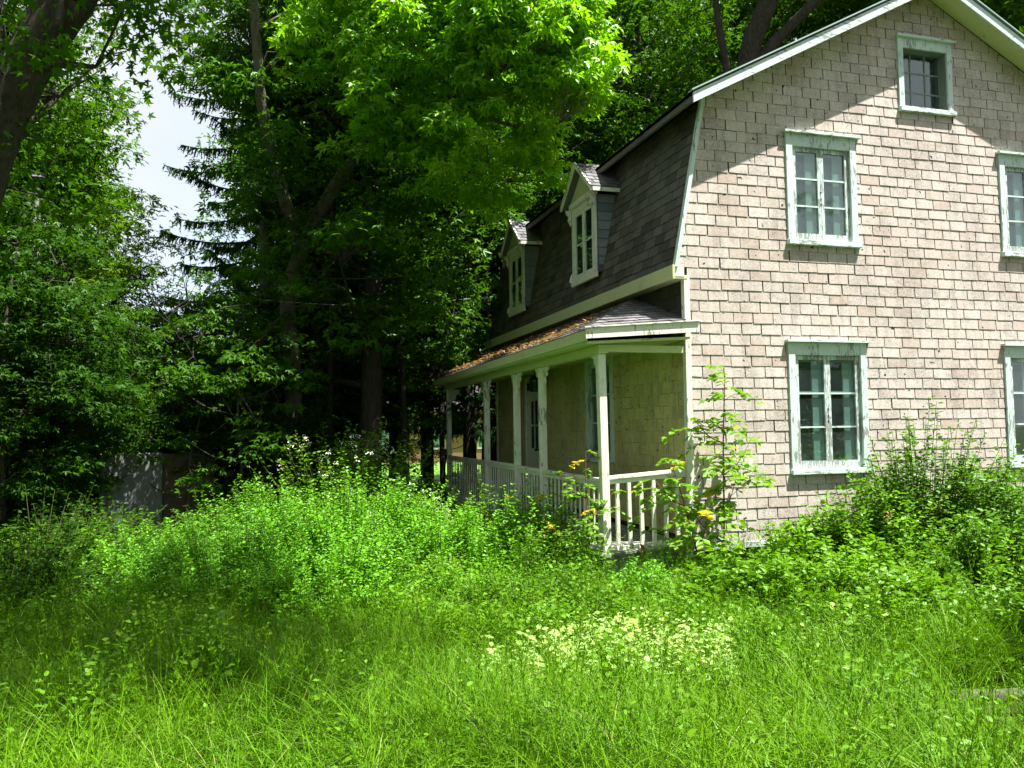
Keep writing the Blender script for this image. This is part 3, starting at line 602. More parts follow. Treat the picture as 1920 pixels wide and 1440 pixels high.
def railing(p, q, nbal, rail_h=.93, wd=.035):
    p, q = Vector(p), Vector(q); d = (q-p); n_ = Vector((-d.y, d.x, 0)).normalized()*.04
    def bar(h0, h1, k): s_ = n_*k; return [p-s_+Vector((0, 0, h0)), p+s_+Vector((0, 0, h0)), q+s_+Vector((0, 0, h0)), q-s_+Vector((0, 0, h0)), p-s_+Vector((0, 0, h1)), p+s_+Vector((0, 0, h1)), q+s_+Vector((0, 0, h1)), q-s_+Vector((0, 0, h1))]
    R = hp(MB().hexa(bar(rail_h-.04, rail_h, 1)).hexa(bar(rail_h-.10, rail_h-.041, .5)).build('railing', M['whiteh'], house))
    MB().hexa(bar(.0, .07, .9)).build('bottom_rail', M['whiteh'], R)
    e = n_*(wd/2/.04)*(1.0 if wd > .04 else .45); dd = d.normalized()*wd/2; me = None
    for i in range(nbal):
        c = p+d*((i+.7)/(nbal+.4)); tl = random.uniform(-.012, .012)
        mb = MB().hexa([c-dd-e+Vector((0, 0, .07)), c+dd-e+Vector((0, 0, .07)), c+dd+e+Vector((0, 0, .07)), c-dd+e+Vector((0, 0, .07))]+[x+d.normalized()*tl for x in (c-dd-e+Vector((0, 0, rail_h-.10)), c+dd-e+Vector((0, 0, rail_h-.10)), c+dd+e+Vector((0, 0, rail_h-.10)), c-dd+e+Vector((0, 0, rail_h-.10)))])
        mb.build('baluster', M['white'], R)
railing((PX+.06, .06, .075), (-.05, .06, .14), 6, wd=.042)
for a, b, nb_, hgt in ((POSTS[0], POSTS[1], 13, .90), (POSTS[1], POSTS[2], 8, .91), (POSTS[2], POSTS[3], 13, .93), (POSTS[3], POSTS[4], 20, .93)):
    railing((PX, a+.06, .075), (PX, b-.06, .085), nb_, hgt, wd=.036)
# lantern and dark fittings, needles on the porch roof
lp = at(1002, 718, X=-.35); L0 = thing('hanging_lantern', 'small dark lantern hanging from the porch ceiling before the door', 'lantern', tuple(lp))
MB().tube([(0, 0, .12), (0, 0, 2.66-lp[2])], .006, 5).build('cord', M['dark'], L0)
mb = MB().box(-.07, .07, -.07, .07, -.16, -.14).hexa([(-.09, -.09, .06), (.09, -.09, .06), (.09, .09, .06), (-.09, .09, .06), (-.02, -.02, .13), (.02, -.02, .13), (.02, .02, .13), (-.02, .02, .13)])
for sx in (-1, 1):
    for sy in (-1, 1): mb.box(sx*.07-.01, sx*.07+.01, sy*.07-.01, sy*.07+.01, -.14, .06)
mb.build('lantern_frame', M['dark'], L0); MB().box(-.06, .06, -.06, .06, -.139, .055).build('pane', M['glass'], L0)
for u, v, lab in ((987, 690, 'dark twig nest on the porch wall above the door'), (1102, 664, 'dark twig nest on the porch wall over the tall window')):
    c = at(u, v, X=-.09); mb = MB()
    for k in range(60):
        a = random.uniform(0, 6.28); b = a+random.uniform(1, 2.4); r0 = random.uniform(.04, .085); zz = random.uniform(-.05, .05)
        mb.tube([(r0*math.cos(a), r0*math.sin(a)*1.2, zz), (r0*1.05*math.cos((a+b)/2), r0*1.26*math.sin((a+b)/2), zz+.01), (r0*math.cos(b), r0*math.sin(b)*1.2, zz+random.uniform(-.02, .02))], .007, 4)
    mb.tube([(0, 0, -.06), (0, 0, -.03), (0, 0, .03)], [.03, .07, .075], 10)
    o = mb.build('bird_nest', M['bark'], None, label=lab, cat='nest', group='nests on the porch wall'); o.location = tuple(c)

# ------------------------------------------------------------------ FOLIAGE GENERATORS (numpy)
def unit(a): return a/np.maximum(np.linalg.norm(a, axis=-1, keepdims=True), 1e-9)
def tmpl(kind):
    if kind == 'quad': return np.array([(0, 0, 0), (.42, .34, .05), (1, 0, -.08), (.42, -.34, .05)]), np.array([(0, 1, 2), (0, 2, 3)])
    if kind == 'oval': return np.array([(0, 0, 0), (.25, .27, .05), (.65, .27, .04), (1, 0, -.1), (.65, -.27, .04), (.25, -.27, .05)]), np.array([(0, 1, 2), (0, 2, 3), (0, 3, 4), (0, 4, 5)])
    if kind == 'lance': return np.array([(0, 0, 0), (.4, .13, .03), (1, 0, -.15), (.4, -.13, .03)]), np.array([(0, 1, 2), (0, 2, 3)])
    if kind == 'tri':    # three pointed leaflets
        V = [(0, 0, 0)]; T = []
        for a, l in ((0, 1.), (1.05, .8), (-1.05, .8)):
            c, s = math.cos(a), math.sin(a); n0 = len(V)
            for x, y, z in ((.5, .2, .03), (1, 0, -.16), (.5, -.2, .03)): V.append((l*(x*c-y*s), l*(x*s+y*c), z))
            T += [(0, n0, n0+1), (0, n0+1, n0+2)]
        return np.array(V), np.array(T)
    if kind == 'maple':
        pts = []
        for a, r in ((-155, .22), (-125, .55), (-104, .30), (-78, .62), (-62, .85), (-44, .34), (-16, .62), (0, 1.05), (16, .62), (44, .34), (62, .85), (78, .62), (104, .30), (125, .55), (155, .22)):
            a = math.radians(a); pts.append((.38+.62*r*math.cos(a), .62*r*math.sin(a)*1.1, -.10*r*r))
        V = np.array([(.38, 0, .04)]+pts); k = len(pts)
        return V, np.array([(0, i, i+1) for i in range(1, k)]+[(0, k, 1)])
TM = {k: tmpl(k) for k in ('quad', 'oval', 'lance', 'tri', 'maple')}
def leaves(kind, pos, head, nrm, size, r=rng):
    """place leaf template at pos; head = direction of leaf, nrm = up-ish normal"""
    V, T = TM[kind]; n = len(pos); t = unit(head); b = unit(np.cross(nrm, t)); m_ = np.cross(t, b)
    W = pos[:, None, :]+size[:, None, None]*(V[None, :, 0:1]*t[:, None, :]+V[None, :, 1:2]*b[:, None, :]+V[None, :, 2:3]*m_[:, None, :])
    TT = T[None]+(np.arange(n)*len(V))[:, None, None]
    return W.reshape(-1, 3), TT.reshape(-1, 3), np.repeat(r.random(n), len(T))
def tubes(P, R, sides=3):
    """P [N,K,3] polylines, R [N,K] radii"""
    N_, K, _ = P.shape; d = np.empty_like(P); d[:, 1:-1] = P[:, 2:]-P[:, :-2]; d[:, 0] = P[:, 1]-P[:, 0]; d[:, -1] = P[:, -1]-P[:, -2]; d = unit(d)
    d0 = d[:, 0]; ref = np.where(np.abs(d0[:, 2:3]) > .9, np.array([1., 0, 0]), np.array([0, 0, 1.])); a = np.empty_like(P); a[:, 0] = unit(np.cross(ref, d0))
    for k in range(1, K): a[:, k] = unit(a[:, k-1]-d[:, k]*np.sum(a[:, k-1]*d[:, k], 1, keepdims=True))
    b = np.cross(d, a)
    th = np.arange(sides)*2*np.pi/sides
    V = P[:, :, None, :]+R[:, :, None, None]*(np.cos(th)[None, None, :, None]*a[:, :, None, :]+np.sin(th)[None, None, :, None]*b[:, :, None, :])
    idx = np.arange(N_*K*sides).reshape(N_, K, sides); j2 = np.roll(idx, -1, axis=2)
    q = np.stack([idx[:, :-1], j2[:, :-1], j2[:, 1:], idx[:, 1:]], -1).reshape(-1, 4)
    return V.reshape(-1, 3), np.concatenate([q[:, [0, 1, 2]], q[:, [0, 2, 3]]])
def join(parts):
    Vs, Ts, As, n = [], [], [], 0
    for p in parts:
        Vs.append(p[0]); Ts.append(p[1]+n); n += len(p[0]); As.append(p[2] if len(p) > 2 else np.zeros(len(p[1])))
    return np.concatenate(Vs), np.concatenate(Ts), np.concatenate(As)
def spline(pts, K):
    pts = np.asarray(pts, float); t = np.linspace(0, len(pts)-1, K); i = np.clip(t.astype(int), 0, len(pts)-2); f = (t-i)[:, None]
    g = np.gradient(pts, axis=0); h00 = 2*f**3-3*f**2+1; h10 = f**3-2*f**2+f; h01 = -2*f**3+3*f**2; h11 = f**3-f**2
    return h00*pts[i]+h10*g[i]+h01*pts[i+1]+h11*g[i+1]
def limb(pts, r0, r1, K=14, sides=9, wob=.03, r=rng):
    P = spline(pts, K); P[1:-1] += r.normal(0, wob, (K-2, 3)); R = np.linspace(r0, r1, K)
    return tubes(P[None], R[None], sides)
def crown_mesh(name, mat, centers, crad, per, kind, size, r, flat=.38, updown=.45, droop=.25, axis=None):
    """leaf sprays round every centre"""
    n = len(centers)*per; C = np.repeat(centers, per, 0); cr_ = np.repeat(crad, per)
    d = unit(r.normal(size=(n, 3)))*np.cbrt(r.random((n, 1))); off = d*cr_[:, None]*np.array([1, 1, flat])
    hr = np.hypot(off[:, 0], off[:, 1]); off[:, 2] -= droop*hr*hr/np.maximum(cr_, .01)
    pos = C+off
    hd = np.stack([off[:, 0], off[:, 1], np.full(n, -.15)], 1)*1.2+r.normal(0, .35, (n, 3))*cr_[:, None]
    nr = np.array([0, 0, 1.])+r.normal(0, updown, (n, 3))
    return leaves(kind, pos, hd, nr, size*r.uniform(.65, 1.2, n), r)
def ell(centers_radii, n, r, shell=.45):
    out_ = []
    vol = np.array([abs(a[1][0]*a[1][1]*a[1][2])**.75 for a in centers_radii]); cnt = np.maximum(1, (n*vol/vol.sum()).astype(int))
    for (c, R), k in zip(centers_radii, cnt):
        d = unit(r.normal(size=(k, 3))); rad = (shell+(1-shell)*r.random((k, 1)))**.7
        out_.append(np.array(c)+d*rad*np.array(R))
    return np.concatenate(out_)
def twigs(centers, anchors, r, r0=.018):
    """thin twig from the nearest woody point to every spray"""
    d = np.linalg.norm(centers[:, None]-anchors[None], axis=2)+.6*np.maximum(0, anchors[None, :, 2]-centers[:, None, 2]); a = anchors[d.argmin(1)]
    m_ = (a+centers)/2+r.normal(0, .12, centers.shape); P = np.stack([a, m_, centers], 1)
    L = np.linalg.norm(a-centers, axis=1); R = np.stack([np.minimum(.022, r0*.6+.005*L), .6*np.minimum(.02, r0*.6+.004*L), np.full(len(L), .004)], 1)
    return tubes(P, R, 3)
def make_tree(name, label, cat, loc, limbs, blobs, nclus, per, kind, size, leafmat, barkmat, seed, crad=.7, group=None, **kw):
    r = np.random.default_rng(seed); T_ = thing(name, label, cat, loc, 0, group)
    wood = []; anch = []
    for pts, r0, r1 in limbs:
        wood.append(limb(pts, r0, r1, K=6+4*len(pts), sides=10 if r0 > .1 else 6, wob=r0*.035, r=r)); anch.append(spline(pts, 24)[6:])
    C = ell(blobs, nclus, r); wood.append(twigs(C, np.concatenate(anch), r))
    V, T, A = join(wood); me = npmesh('trunk', V, T, barkmat); me.polygons.foreach_set('use_smooth', [True]*len(me.polygons)); reg(bpy.data.objects.new('trunk', me), T_)
    V, T, A = crown_mesh('crown', leafmat, C, crad*r.uniform(.6, 1.25, len(C)), per, kind, size, r, **kw)
    reg(bpy.data.objects.new('crown', npmesh('crown', V, T, leafmat, A)), T_)
    return T_
def dup(root, loc, rz, scale=1.0, label=None, group=None):
    c = root.copy(); COL.objects.link(c); c.location = loc; c.rotation_euler = (0, 0, rz); c.scale = (scale,)*3
    if label: c['label'] = label
    if group: c['group'] = group
    for ch in root.children:
        k = ch.copy(); COL.objects.link(k); k.parent = c
    return c
def gp(u, v, D):      # ground point under the image column u at distance D
    p = at(u, 800, D=D); return (float(p[0]), float(p[1]), float(gz(p[0], p[1])))

# ------------------------------------------------------------------ TREES
# near maple overhanging from the side: thick dark trunk forking
base = np.array([-8.0, -.6, float(gz(-8., -.6))])
def rel(p, b=base): return tuple(np.asarray(p, float)-b)
B0 = [at(-75, 420, D=8.9), at(-10, 235, D=8.8), at(48, 125, D=8.8), at(100, 50, D=8.8), at(190, -60, D=8.9), at(300, -230, D=9.2)]
limbs = [([(0, 0, 0), rel(at(-120, 620, D=9))] + [rel(p) for p in B0], .31, .11),
         ([rel(at(30, 150, D=8.8)), rel(at(65, 60, D=8.9)), rel(at(95, -30, D=9)), rel(at(110, -200, D=9.2))], .15, .08),
         ([rel(at(-10, 190, D=8.8)), rel(at(0, 60, D=9.2)), rel(at(-30, -200, D=9.6))], .07, .04),
         ([rel(at(35, 150, D=8.8)), rel(at(105, 122, D=8.6)), rel(at(180, 125, D=8.5))], .045, .018),
         ([rel(at(115, 118, D=8.6)), rel(at(122, 60, D=8.6)), rel(at(150, 10, D=8.6))], .016, .008),
         ([rel(at(100, 50, D=8.8)), rel(at(80, -220, D=10)), rel((-8.2, 2.6, 11.5))], .08, .02), ([rel(at(0, 60, D=9.2)), rel((-9, 1, 8.2)), rel((-10.2, 2.6, 8.8))], .08, .02),
         ([rel(at(-40, 300, D=8.9)), rel(at(50, 235, D=9.3)), rel(at(110, 180, D=9.6))], .05, .02)]
blobs = [(rel(at(60, 20, D=10.2)), (1.6, 1.5, .7)), (rel(at(205, -20, D=9.0)), (.7, .7, .45)), (rel(at(270, 60, D=9.0)), (.40, .5, .22)), (rel(at(300, 105, D=8.8)), (.42, .4, .12)), (rel(at(300, 40, D=8.6)), (.25, .3, .2)), (rel(at(50, 30, D=8.0)), (1.1, .9, .5)),
         (rel(at(60, -300, D=8.8)), (2.4, 2.2, 1.1)), (rel((-7.4, -3.6, 7.6)), (2.6, 2.2, 1.2)), (rel((-8.4, 2.6, 11.9)), (2.8, 2.2, 1.0)), (rel((-10.2, 2.6, 9.0)), (2.6, 2.3, 1.4)), (rel(at(-180, 200, D=9.5)), (1.5, 1.5, 1.6))]  # the high out-of-view crown masses are added to shade the wood behind
make_tree('maple_tree', 'near dark-trunked maple forking into the top corner, leaves hanging over the sky gap', 'tree', tuple(base), limbs, blobs, 330, 46, 'maple', .115, M['maple'], M['bark'], 11, crad=.36, updown=.7, flat=.5)
# bright box elder with a leaning grey limb reaching over to the house
base = np.array(gp(560, 830, 17.5))
rl = lambda u, v, D: rel(at(u, v, D=D), base)
limbs = [([(0, 0, 0), rl(548, 700, 17.5), rl(540, 560, 17.5), rl(565, 470, 17.3), rl(640, 330, 16.6), rl(730, 240, 15.8), rl(850, 180, 15), rl(960, 120, 14.3)], .20, .05),
         ([rl(565, 470, 17.3), rl(520, 330, 17.5), rl(492, 200, 17.5), rl(480, 60, 17.6), rl(470, -120, 17.6)], .14, .07),
         ([rl(480, 60, 17.6), rl(580, 0, 17.2), rl(690, -40, 16.5)], .05, .02), ([rl(640, 330, 16.6), rl(690, 250, 16.3), rl(760, 160, 15.6), rl(820, 40, 15)], .07, .03),
         ([rl(730, 240, 15.8), rl(830, 300, 15), rl(950, 340, 14.5)], .05, .02), ([rl(850, 180, 15), rl(940, 230, 14.5), rl(1040, 240, 14.2)], .05, .015),
         ([rl(820, 60, 15.), rl(900, -60, 15), rl(1000, -200, 15)], .05, .02)]
blobs = [(rl(780, 60, 15.2), (1.4, 1.2, .9)), (rl(900, 110, 14.8), (1.3, 1.2, .9)), (rl(1010, 60, 14.6), (1.1, 1.2, 1.0)), (rl(1050, 170, 14.3), (.65, .8, .7)), (rl(900, 250, 14.4), (1.3, 1., .45)), (rl(760, 170, 15.0), (1.0, .9, .6)),
         (rl(1000, 300, 14.2), (.55, .6, .35)), (rl(800, -100, 15.8), (1.5, 1.2, .8)), (rl(690, -40, 16.5), (1.2, 1.2, .8)), (rl(960, -60, 15.), (1.3, 1.2, .8)), (rl(920, 360, 14.3), (.5, .5, .25)), (rl(1080, 110, 14.2), (.55, .6, .45)), (rl(860, 330, 14.6), (.9, .8, .3)), (rl(720, 260, 15.5), (1.0, .8, .35)), (rl(1000, 0, 14.6), (1.4, 1.1, .9)), (rl(640, 60, 16.2), (1.1, 1.0, .9)), (rl(1085, 30, 14.4), (.5, .6, .6))]
make_tree('box_elder_tree', 'bright yellow-green tree with a leaning grey limb, sunlit between woods and dormers', 'tree', tuple(base), limbs, blobs, 470, 40, 'tri', .15, M['bright'], M['barkl'], 12, crad=.38, flat=.42, droop=.5, updown=.6)
# generic woodland maples: three kinds, copied
def woodland(seed, H, r0, zmin, R, mat, bark, name, label, nclus=230, per=62, size=.17, kind='tri', crad=.85, sh=0.):
    r = np.random.default_rng(seed); top = (r.normal(0, .5), r.normal(0, .5), H*.92)
    trunk = [(0, 0, -.3), (r.normal(0, .1), r.normal(0, .1), H*.3), (r.normal(0, .3), r.normal(0, .3), H*.6), top]; limbs = [(trunk, r0, min(.05, r0*.18))]; sp = spline(trunk, 20)
    for k in range(13):
        z = zmin+(H*.9-zmin)*(k+.5)/13; i = min(18, max(2, int(20*(z-.8)/(H*.92)))); a = k*2.4+r.normal(0, .3); L = R*r.uniform(.7, 1.0)*(1-.45*(z-zmin)/(H-zmin))
        e = sp[i]+np.array([math.cos(a)*L+sh*.7, math.sin(a)*L, L*.45]); mm = sp[i]*.5+e*.5+np.array([0, 0, -.1*L]); limbs.append(([sp[i], mm, e], r0*.32, .015))
    blobs = [((sh, 0, zmin+(H-zmin)*.5), (R, R, (H-zmin)*.5))]
    for k in range(5): a = k*1.26+r.normal(0, .3); blobs.append(((sh+math.cos(a)*R*.55, math.sin(a)*R*.55, zmin+(H-zmin)*r.uniform(.05, .75)), (R*.6, R*.6, (H-zmin)*.13)))
    return make_tree(name, label, 'tree', (0, 0, 0), limbs, blobs, nclus, per, kind, size, mat, bark, seed, crad=crad, flat=.3)
K = []
K.append(woodland(21, 15.5, .24, 2.6, 3.4, M['maple'], M['bark'], 'maple_tree', 'x', 300, 70))
K.append(woodland(22, 17.0, .28, 4.0, 3.6, M['maple'], M['bark'], 'maple_tree', 'x', 300, 70))
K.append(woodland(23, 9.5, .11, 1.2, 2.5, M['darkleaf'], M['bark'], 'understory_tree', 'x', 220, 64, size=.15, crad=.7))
K.append(woodland(24, 11.0, .16, 1.6, 3.0, M['left'], M['bark'], 'ash_tree', 'x', 280, 70, size=.15))
K.append(woodland(25, 17.0, .27, 4.5, 2.7, M['maple'], M['bark'], 'maple_tree', 'x', 220, 70, sh=2.3))
K.append(woodland(26, 7.0, .05, 1.6, 1.5, M['maple'], M['bark'], 'slender_maple', 'x', 46, 38, size=.14, crad=.5))
K.append(woodland(27, 15.0, .085, 6.5, 1.7, M['maple'], M['bark'], 'slender_maple', 'x', 110, 60, size=.15, crad=.7))
used = set()
def put(k, p, rz, s, label, group='trees in the dark wood'):
    root = K[k]
    if k not in used:
        used.add(k); root.location = p; root.rotation_euler = (0, 0, rz); root.scale = (s,)*3; root['label'] = label; root['group'] = group; return root
    return dup(root, p, rz, s, label, group)
WOODL = ['dark maple behind the straight-trunked maple and grey pole', 'tallest dark maple behind the leaning grey limb', 'dark maple just beyond the thick dark trunk', 'dark maple over the sunlit lawn gap beside the porch end', 'dark maple directly behind the far end of the dark roof', 'dark maple farthest behind the far dormer']
put(4, gp(545, 800, 22), -.2, 1.0, 'tall straight-trunked maple at the edge of the wood beside the grey pole')
put(1, gp(690, 800, 17.5), 2.1, .95, 'dark thick-trunked maple between grey pole and far porch end')
put(0, gp(10, 800, 24), .8, .80, 'maple rising behind the yellow-green trees beside the sky gap')
put(3, gp(25, 800, 20.5), 1.0, .92, 'yellow-green ash at the edge of the frame below the near maple')
put(3, gp(140, 800, 18.5), 3.0, .66, 'yellow-green ash whose crown edges the white sky gap')
put(0, gp(-180, 800, 19), 2.0, 1.0, 'maple outside the edge of the frame')
UNDL = ['dark understory tree at the frame edge just below the near maple trunk', 'dark understory tree below the grey lamp head', 'dark understory tree whose leaves hang over the concrete wall', 'understory tree standing just outside the frame beyond the near maple',
        'dark understory tree closing the foot of the sky gap', 'small tree in deep shade under the drooping spruce tiers', 'dark understory tree between sky gap and grey utility pole', 'low understory tree beside the rough stones of the concrete wall', 'understory tree between the two dark maple trunks',
        'far understory tree beyond the thick dark maple trunk', 'farthest small tree seen through the sky gap foot', 'small far tree behind the yellow-green ash edge', 'understory tree in front of the straight maple trunk', 'understory tree behind the grey lamp post']
for i, (u, D, s) in enumerate(((10, 14., .62), (110, 15.5, .60), (200, 18.5, .45), (-60, 15, .7), (270, 19, .52), (340, 21, .58), (420, 19, .58), (430, 16.5, .45), (600, 20, .7), (640, 24, .8), (330, 26, .62), (230, 24, .56), (520, 17.5, .5), (90, 19, .55))):
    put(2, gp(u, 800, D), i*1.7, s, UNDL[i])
for i, (k, u, D, s) in enumerate(((0, 600, 27, 1.0), (1, 660, 29, 1.05), (0, 690, 21.5, .9), (0, 750, 27, .9), (1, 1000, 28, 1.1), (0, 1010, 33, 1.1))):
    put(k, gp(u, 800, D), i*1.3+.4, s, WOODL[i])
SLL = ['slender maple beside the foot of the sky gap', 'slender maple before the straight dark trunk', 'slender maple under the drooping spruce tiers', 'slender maple leaning toward the far porch end', 'slender maple behind the concrete wall', 'slender maple between the lamp post and the concrete wall']
for i, (u, D, s) in enumerate(((345, 15.5, .72), (470, 15, .8), (400, 17, .85), (830, 19.5, .6), (300, 17.5, .62), (90, 15.2, .66))):
    put(5, gp(u, 800, D), i*2.1, s, SLL[i], 'slender maples along the wood edge')
STL = ['thin dark trunk behind the straight maple trunk', 'thin dark trunk just beyond the grey utility pole', 'thin dark trunk between pole and thick maple', 'thin dark trunk beside the thick maple', 'thin dark trunk right before the porch end spruces', 'thin dark trunk beyond the porch end posts', 'thin dark trunk in the yellow-green leaves', 'thin dark trunk below the lamp head']
for i, (u, D, s) in enumerate(((585, 20.5, .95), (610, 17.8, 1.), (640, 19.5, 1.05), (765, 18.5, 1.), (830, 21, 1.), (905, 23, 1.1), (140, 21, .6), (60, 17, .8))):
    put(6, gp(u, 800, D), i*1.3, s, STL[i], 'thin trunks in the wood')
bs = np.array(gp(1385, 800, 22.6)); rf = lambda u, v, D=22.6: rel(at(u, v, D=D), bs)
make_tree('maple_tree', 'dark forked trunk showing against the sky just above the gable roof edge', 'tree', tuple(bs), [([(0, 0, 0), rf(1392, 400), rf(1400, 130), rf(1440, 0), rf(1470, -120)], .36, .18), ([rf(1402, 140), rf(1480, 50), rf(1580, -40), rf(1700, -120)], .16, .08), ([rf(1390, 260), rf(1350, 60), rf(1330, -100)], .12, .06)],
          [(rf(1420, -260), (3, 3, 1.2)), (rf(1300, 10, 24.5), (1.6, 1.5, 1.2)), (rf(1560, -120, 24), (2.4, 2, 1.2)), (rf(1240, 150, 23), (1.2, 1.2, 1.0))], 110, 50, 'tri', .17, M['maple'], M['bark'], 15, crad=.75)
BKL = ['tall maple rising behind the nearer dormer', 'tall maple over the roof break near the gable edge', 'tall maple with dark trunk above the sloping gable edge', 'tall maple between roof slope and gable peak', 'tall maple behind the gable peak', 'tall maple over the far side of the gable peak', 'tall maple at the frame corner beyond the gable peak',
       'back-row maple behind the dormers', 'back-row maple behind the dark forked trunk over the roof', 'back-row maple hidden by the gable peak', 'back-row maple beyond the frame corner']
for i, (k, u, D, s) in enumerate(((1, 1110, 27, 1.15), (0, 1230, 26.5, 1.2), (1, 1390, 29, 1.1), (0, 1530, 29, 1.2), (1, 1650, 27, 1.3), (0, 1850, 26, 1.3), (1, 2050, 25, 1.3), (0, 1180, 31, 1.3), (1, 1300, 36, 1.3), (0, 1640, 35, 1.4), (1, 1900, 31, 1.4))):
    put(k, gp(u, 800, D), i*1.9+.2, s, BKL[i], 'maples behind the house')
CAMT = 'maple behind the photographer, out of frame'
CL = ['maple behind the photographer on the porch side', 'maple behind the photographer far off the porch side', 'maple beside the photographer, off the frame edge', 'maple in the near wood off the frame edge', 'unseen maple added to shade the lowest grass corner', 'low tree opposite the gable windows', 'low tree opposite the gable, second in line', 'small tree nearest the gable side, out of frame', 'low tree opposite the far gable corner', 'low tree farthest opposite the gable', 'low tree opposite the attic window', 'low tree behind the others opposite the gable']  # the grass-corner maple is added out of view to throw shade
for i, (k, x, y, s) in enumerate(((1, -2., -24, 1.1), (0, -12, -20, 1.1), (1, -16, -8, 1.1), (0, -14, 3, 1.), (0, 5.2, -9.6, .9), (2, 11, -12, .7), (2, 14.5, -17, .75), (2, 8, -14.5, .6), (2, 17.5, -14, .7), (2, 12.5, -21, .8), (2, 20, -20, .8), (2, 16, -25, .9))):
    put(k, (x, y, -.3), i*2.2, s, CL[i], 'maples behind the photographer')
bs = np.array([-1.0, -8.2, -.25]); make_tree('maple_tree', 'unseen maple added so its crown shades the grass from above', 'tree', tuple(bs), [([(0, 0, 0), (0, 0, 5), (-.6, .6, 8.5), (-2.4, 2.8, 10.3)], .14, .025), ([(-.3, .3, 7.5), (-2, .8, 9.3), (-5, 1.4, 10)], .05, .02)],
          [((-2.6, 3.2, 10.8), (3.0, 2.7, 1.3)), ((-5.2, 1.4, 10.5), (2.2, 2.2, 1.1))], 105, 60, 'tri', .17, M['maple'], M['bark'], 14, crad=.75, flat=.3)  # unseen tree, added only for the shade its crown throws on the grass
print('trees done')
# ---- spruces
def make_spruce(seed, H, R, zmin, dens=1.0):
    r = np.random.default_rng(seed); T_ = thing('spruce_tree', 'x', 'tree', (0, 0, 0), 0, 'drooping spruces in the wood')
    wood = [limb([(0, 0, -.3), (0, 0, H*.5), (0, 0, H)], .22, .03, K=10, wob=.01, r=r)]; P0 = []; HD = []; SZ = []
    nb_ = int((H-zmin)/.42*3); strands = []; SR = []
    for i in range(nb_):
        z = zmin+(H-zmin)*(i+r.random())/nb_; L = R*(1-(z-zmin)/(H-zmin))**.75*r.uniform(.75, 1.1)+.3; a = i*2.4+r.normal(0, .2); dr = np.array([math.cos(a), math.sin(a), 0])
        t = np.linspace(0, 1, 9)[:, None]; br = np.array([0, 0, z])+dr*L*t+np.array([0, 0, 1])*(-.30*L*t+.26*L*t**2.4)
        wood.append(tubes(br[None], np.linspace(.035, .006, 9)[None], 4))
        ns = int(34*L*dens); s = r.random(ns)**.7*.95+.05; j = np.minimum((s*8).astype(int), 7); f = (s*8-j)[:, None]; p = br[j]*(1-f)+br[j+1]*f
        side = np.cross(dr, [0, 0, 1])*r.choice([-1, 1], ns)[:, None]; ln = r.uniform(.18, .55, ns)*(1-.4*s)*(.5+.5*L/R)
        e = p+side*ln[:, None]*r.uniform(.1, .75, (ns, 1))+dr*ln[:, None]*.3+np.array([0, 0, -1])*ln[:, None]*r.uniform(.5, 1.0, (ns, 1))
        strands.append(np.stack([p, (p+e)/2+np.array([0, 0, .04])+side*.03, e], 1)); SR.append(np.tile([.022, .018, .006], (ns, 1)))
    V, T, A = join(wood); me = npmesh('trunk', V, T, M['bark']); reg(bpy.data.objects.new('trunk', me), T_)
    P = np.concatenate(strands); Rr = np.concatenate(SR); parts = [tubes(P, Rr, 3)]; parts[0] = (parts[0][0], parts[0][1], np.tile(np.repeat(r.random(len(P)), 6), 2))
    # needles: short blades along every strand
    k = 5; s = np.tile(np.linspace(.1, .95, k), len(P)); A3 = np.repeat(P, k, 0); pos = A3[:, 0]*(1-s)[:, None]+A3[:, 2]*s[:, None]+np.array([0, 0, .03]); hd = unit(A3[:, 2]-A3[:, 0])*.8+r.normal(0, .55, pos.shape)
    parts.append(leaves('lance', pos, hd, r.normal(size=pos.shape), r.uniform(.07, .13, len(pos)), r))
    V, T, A = join(parts); reg(bpy.data.objects.new('crown', npmesh('crown', V, T, M['needle'], A)), T_); return T_
sp1 = make_spruce(31, 18, 2.9, 3.2, 1.0); sp1.location = gp(500, 800, 21); sp1['label'] = 'dark spruce with drooping tiers standing against the white sky gap'
sp2 = make_spruce(32, 16, 2.4, 2.2, .8); sp2.location = gp(800, 800, 25); sp2['label'] = 'spruce in the wood between the thick dark maple and the porch roof'
SPL = ['shaded spruce with hanging branches directly beyond the porch end posts', 'shaded spruce behind the far corner of the dark roof', 'farthest spruce between thick maple trunk and lawn gap', 'spruce hidden behind the far dormer']
for i, (u, D, s) in enumerate(((880, 23, .95), (930, 26, 1.0), (740, 29, 1.0), (985, 24, .9))):
    dup(sp2, gp(u, 800, D), i*1.1+.5, s, SPL[i], 'drooping spruces in the wood')

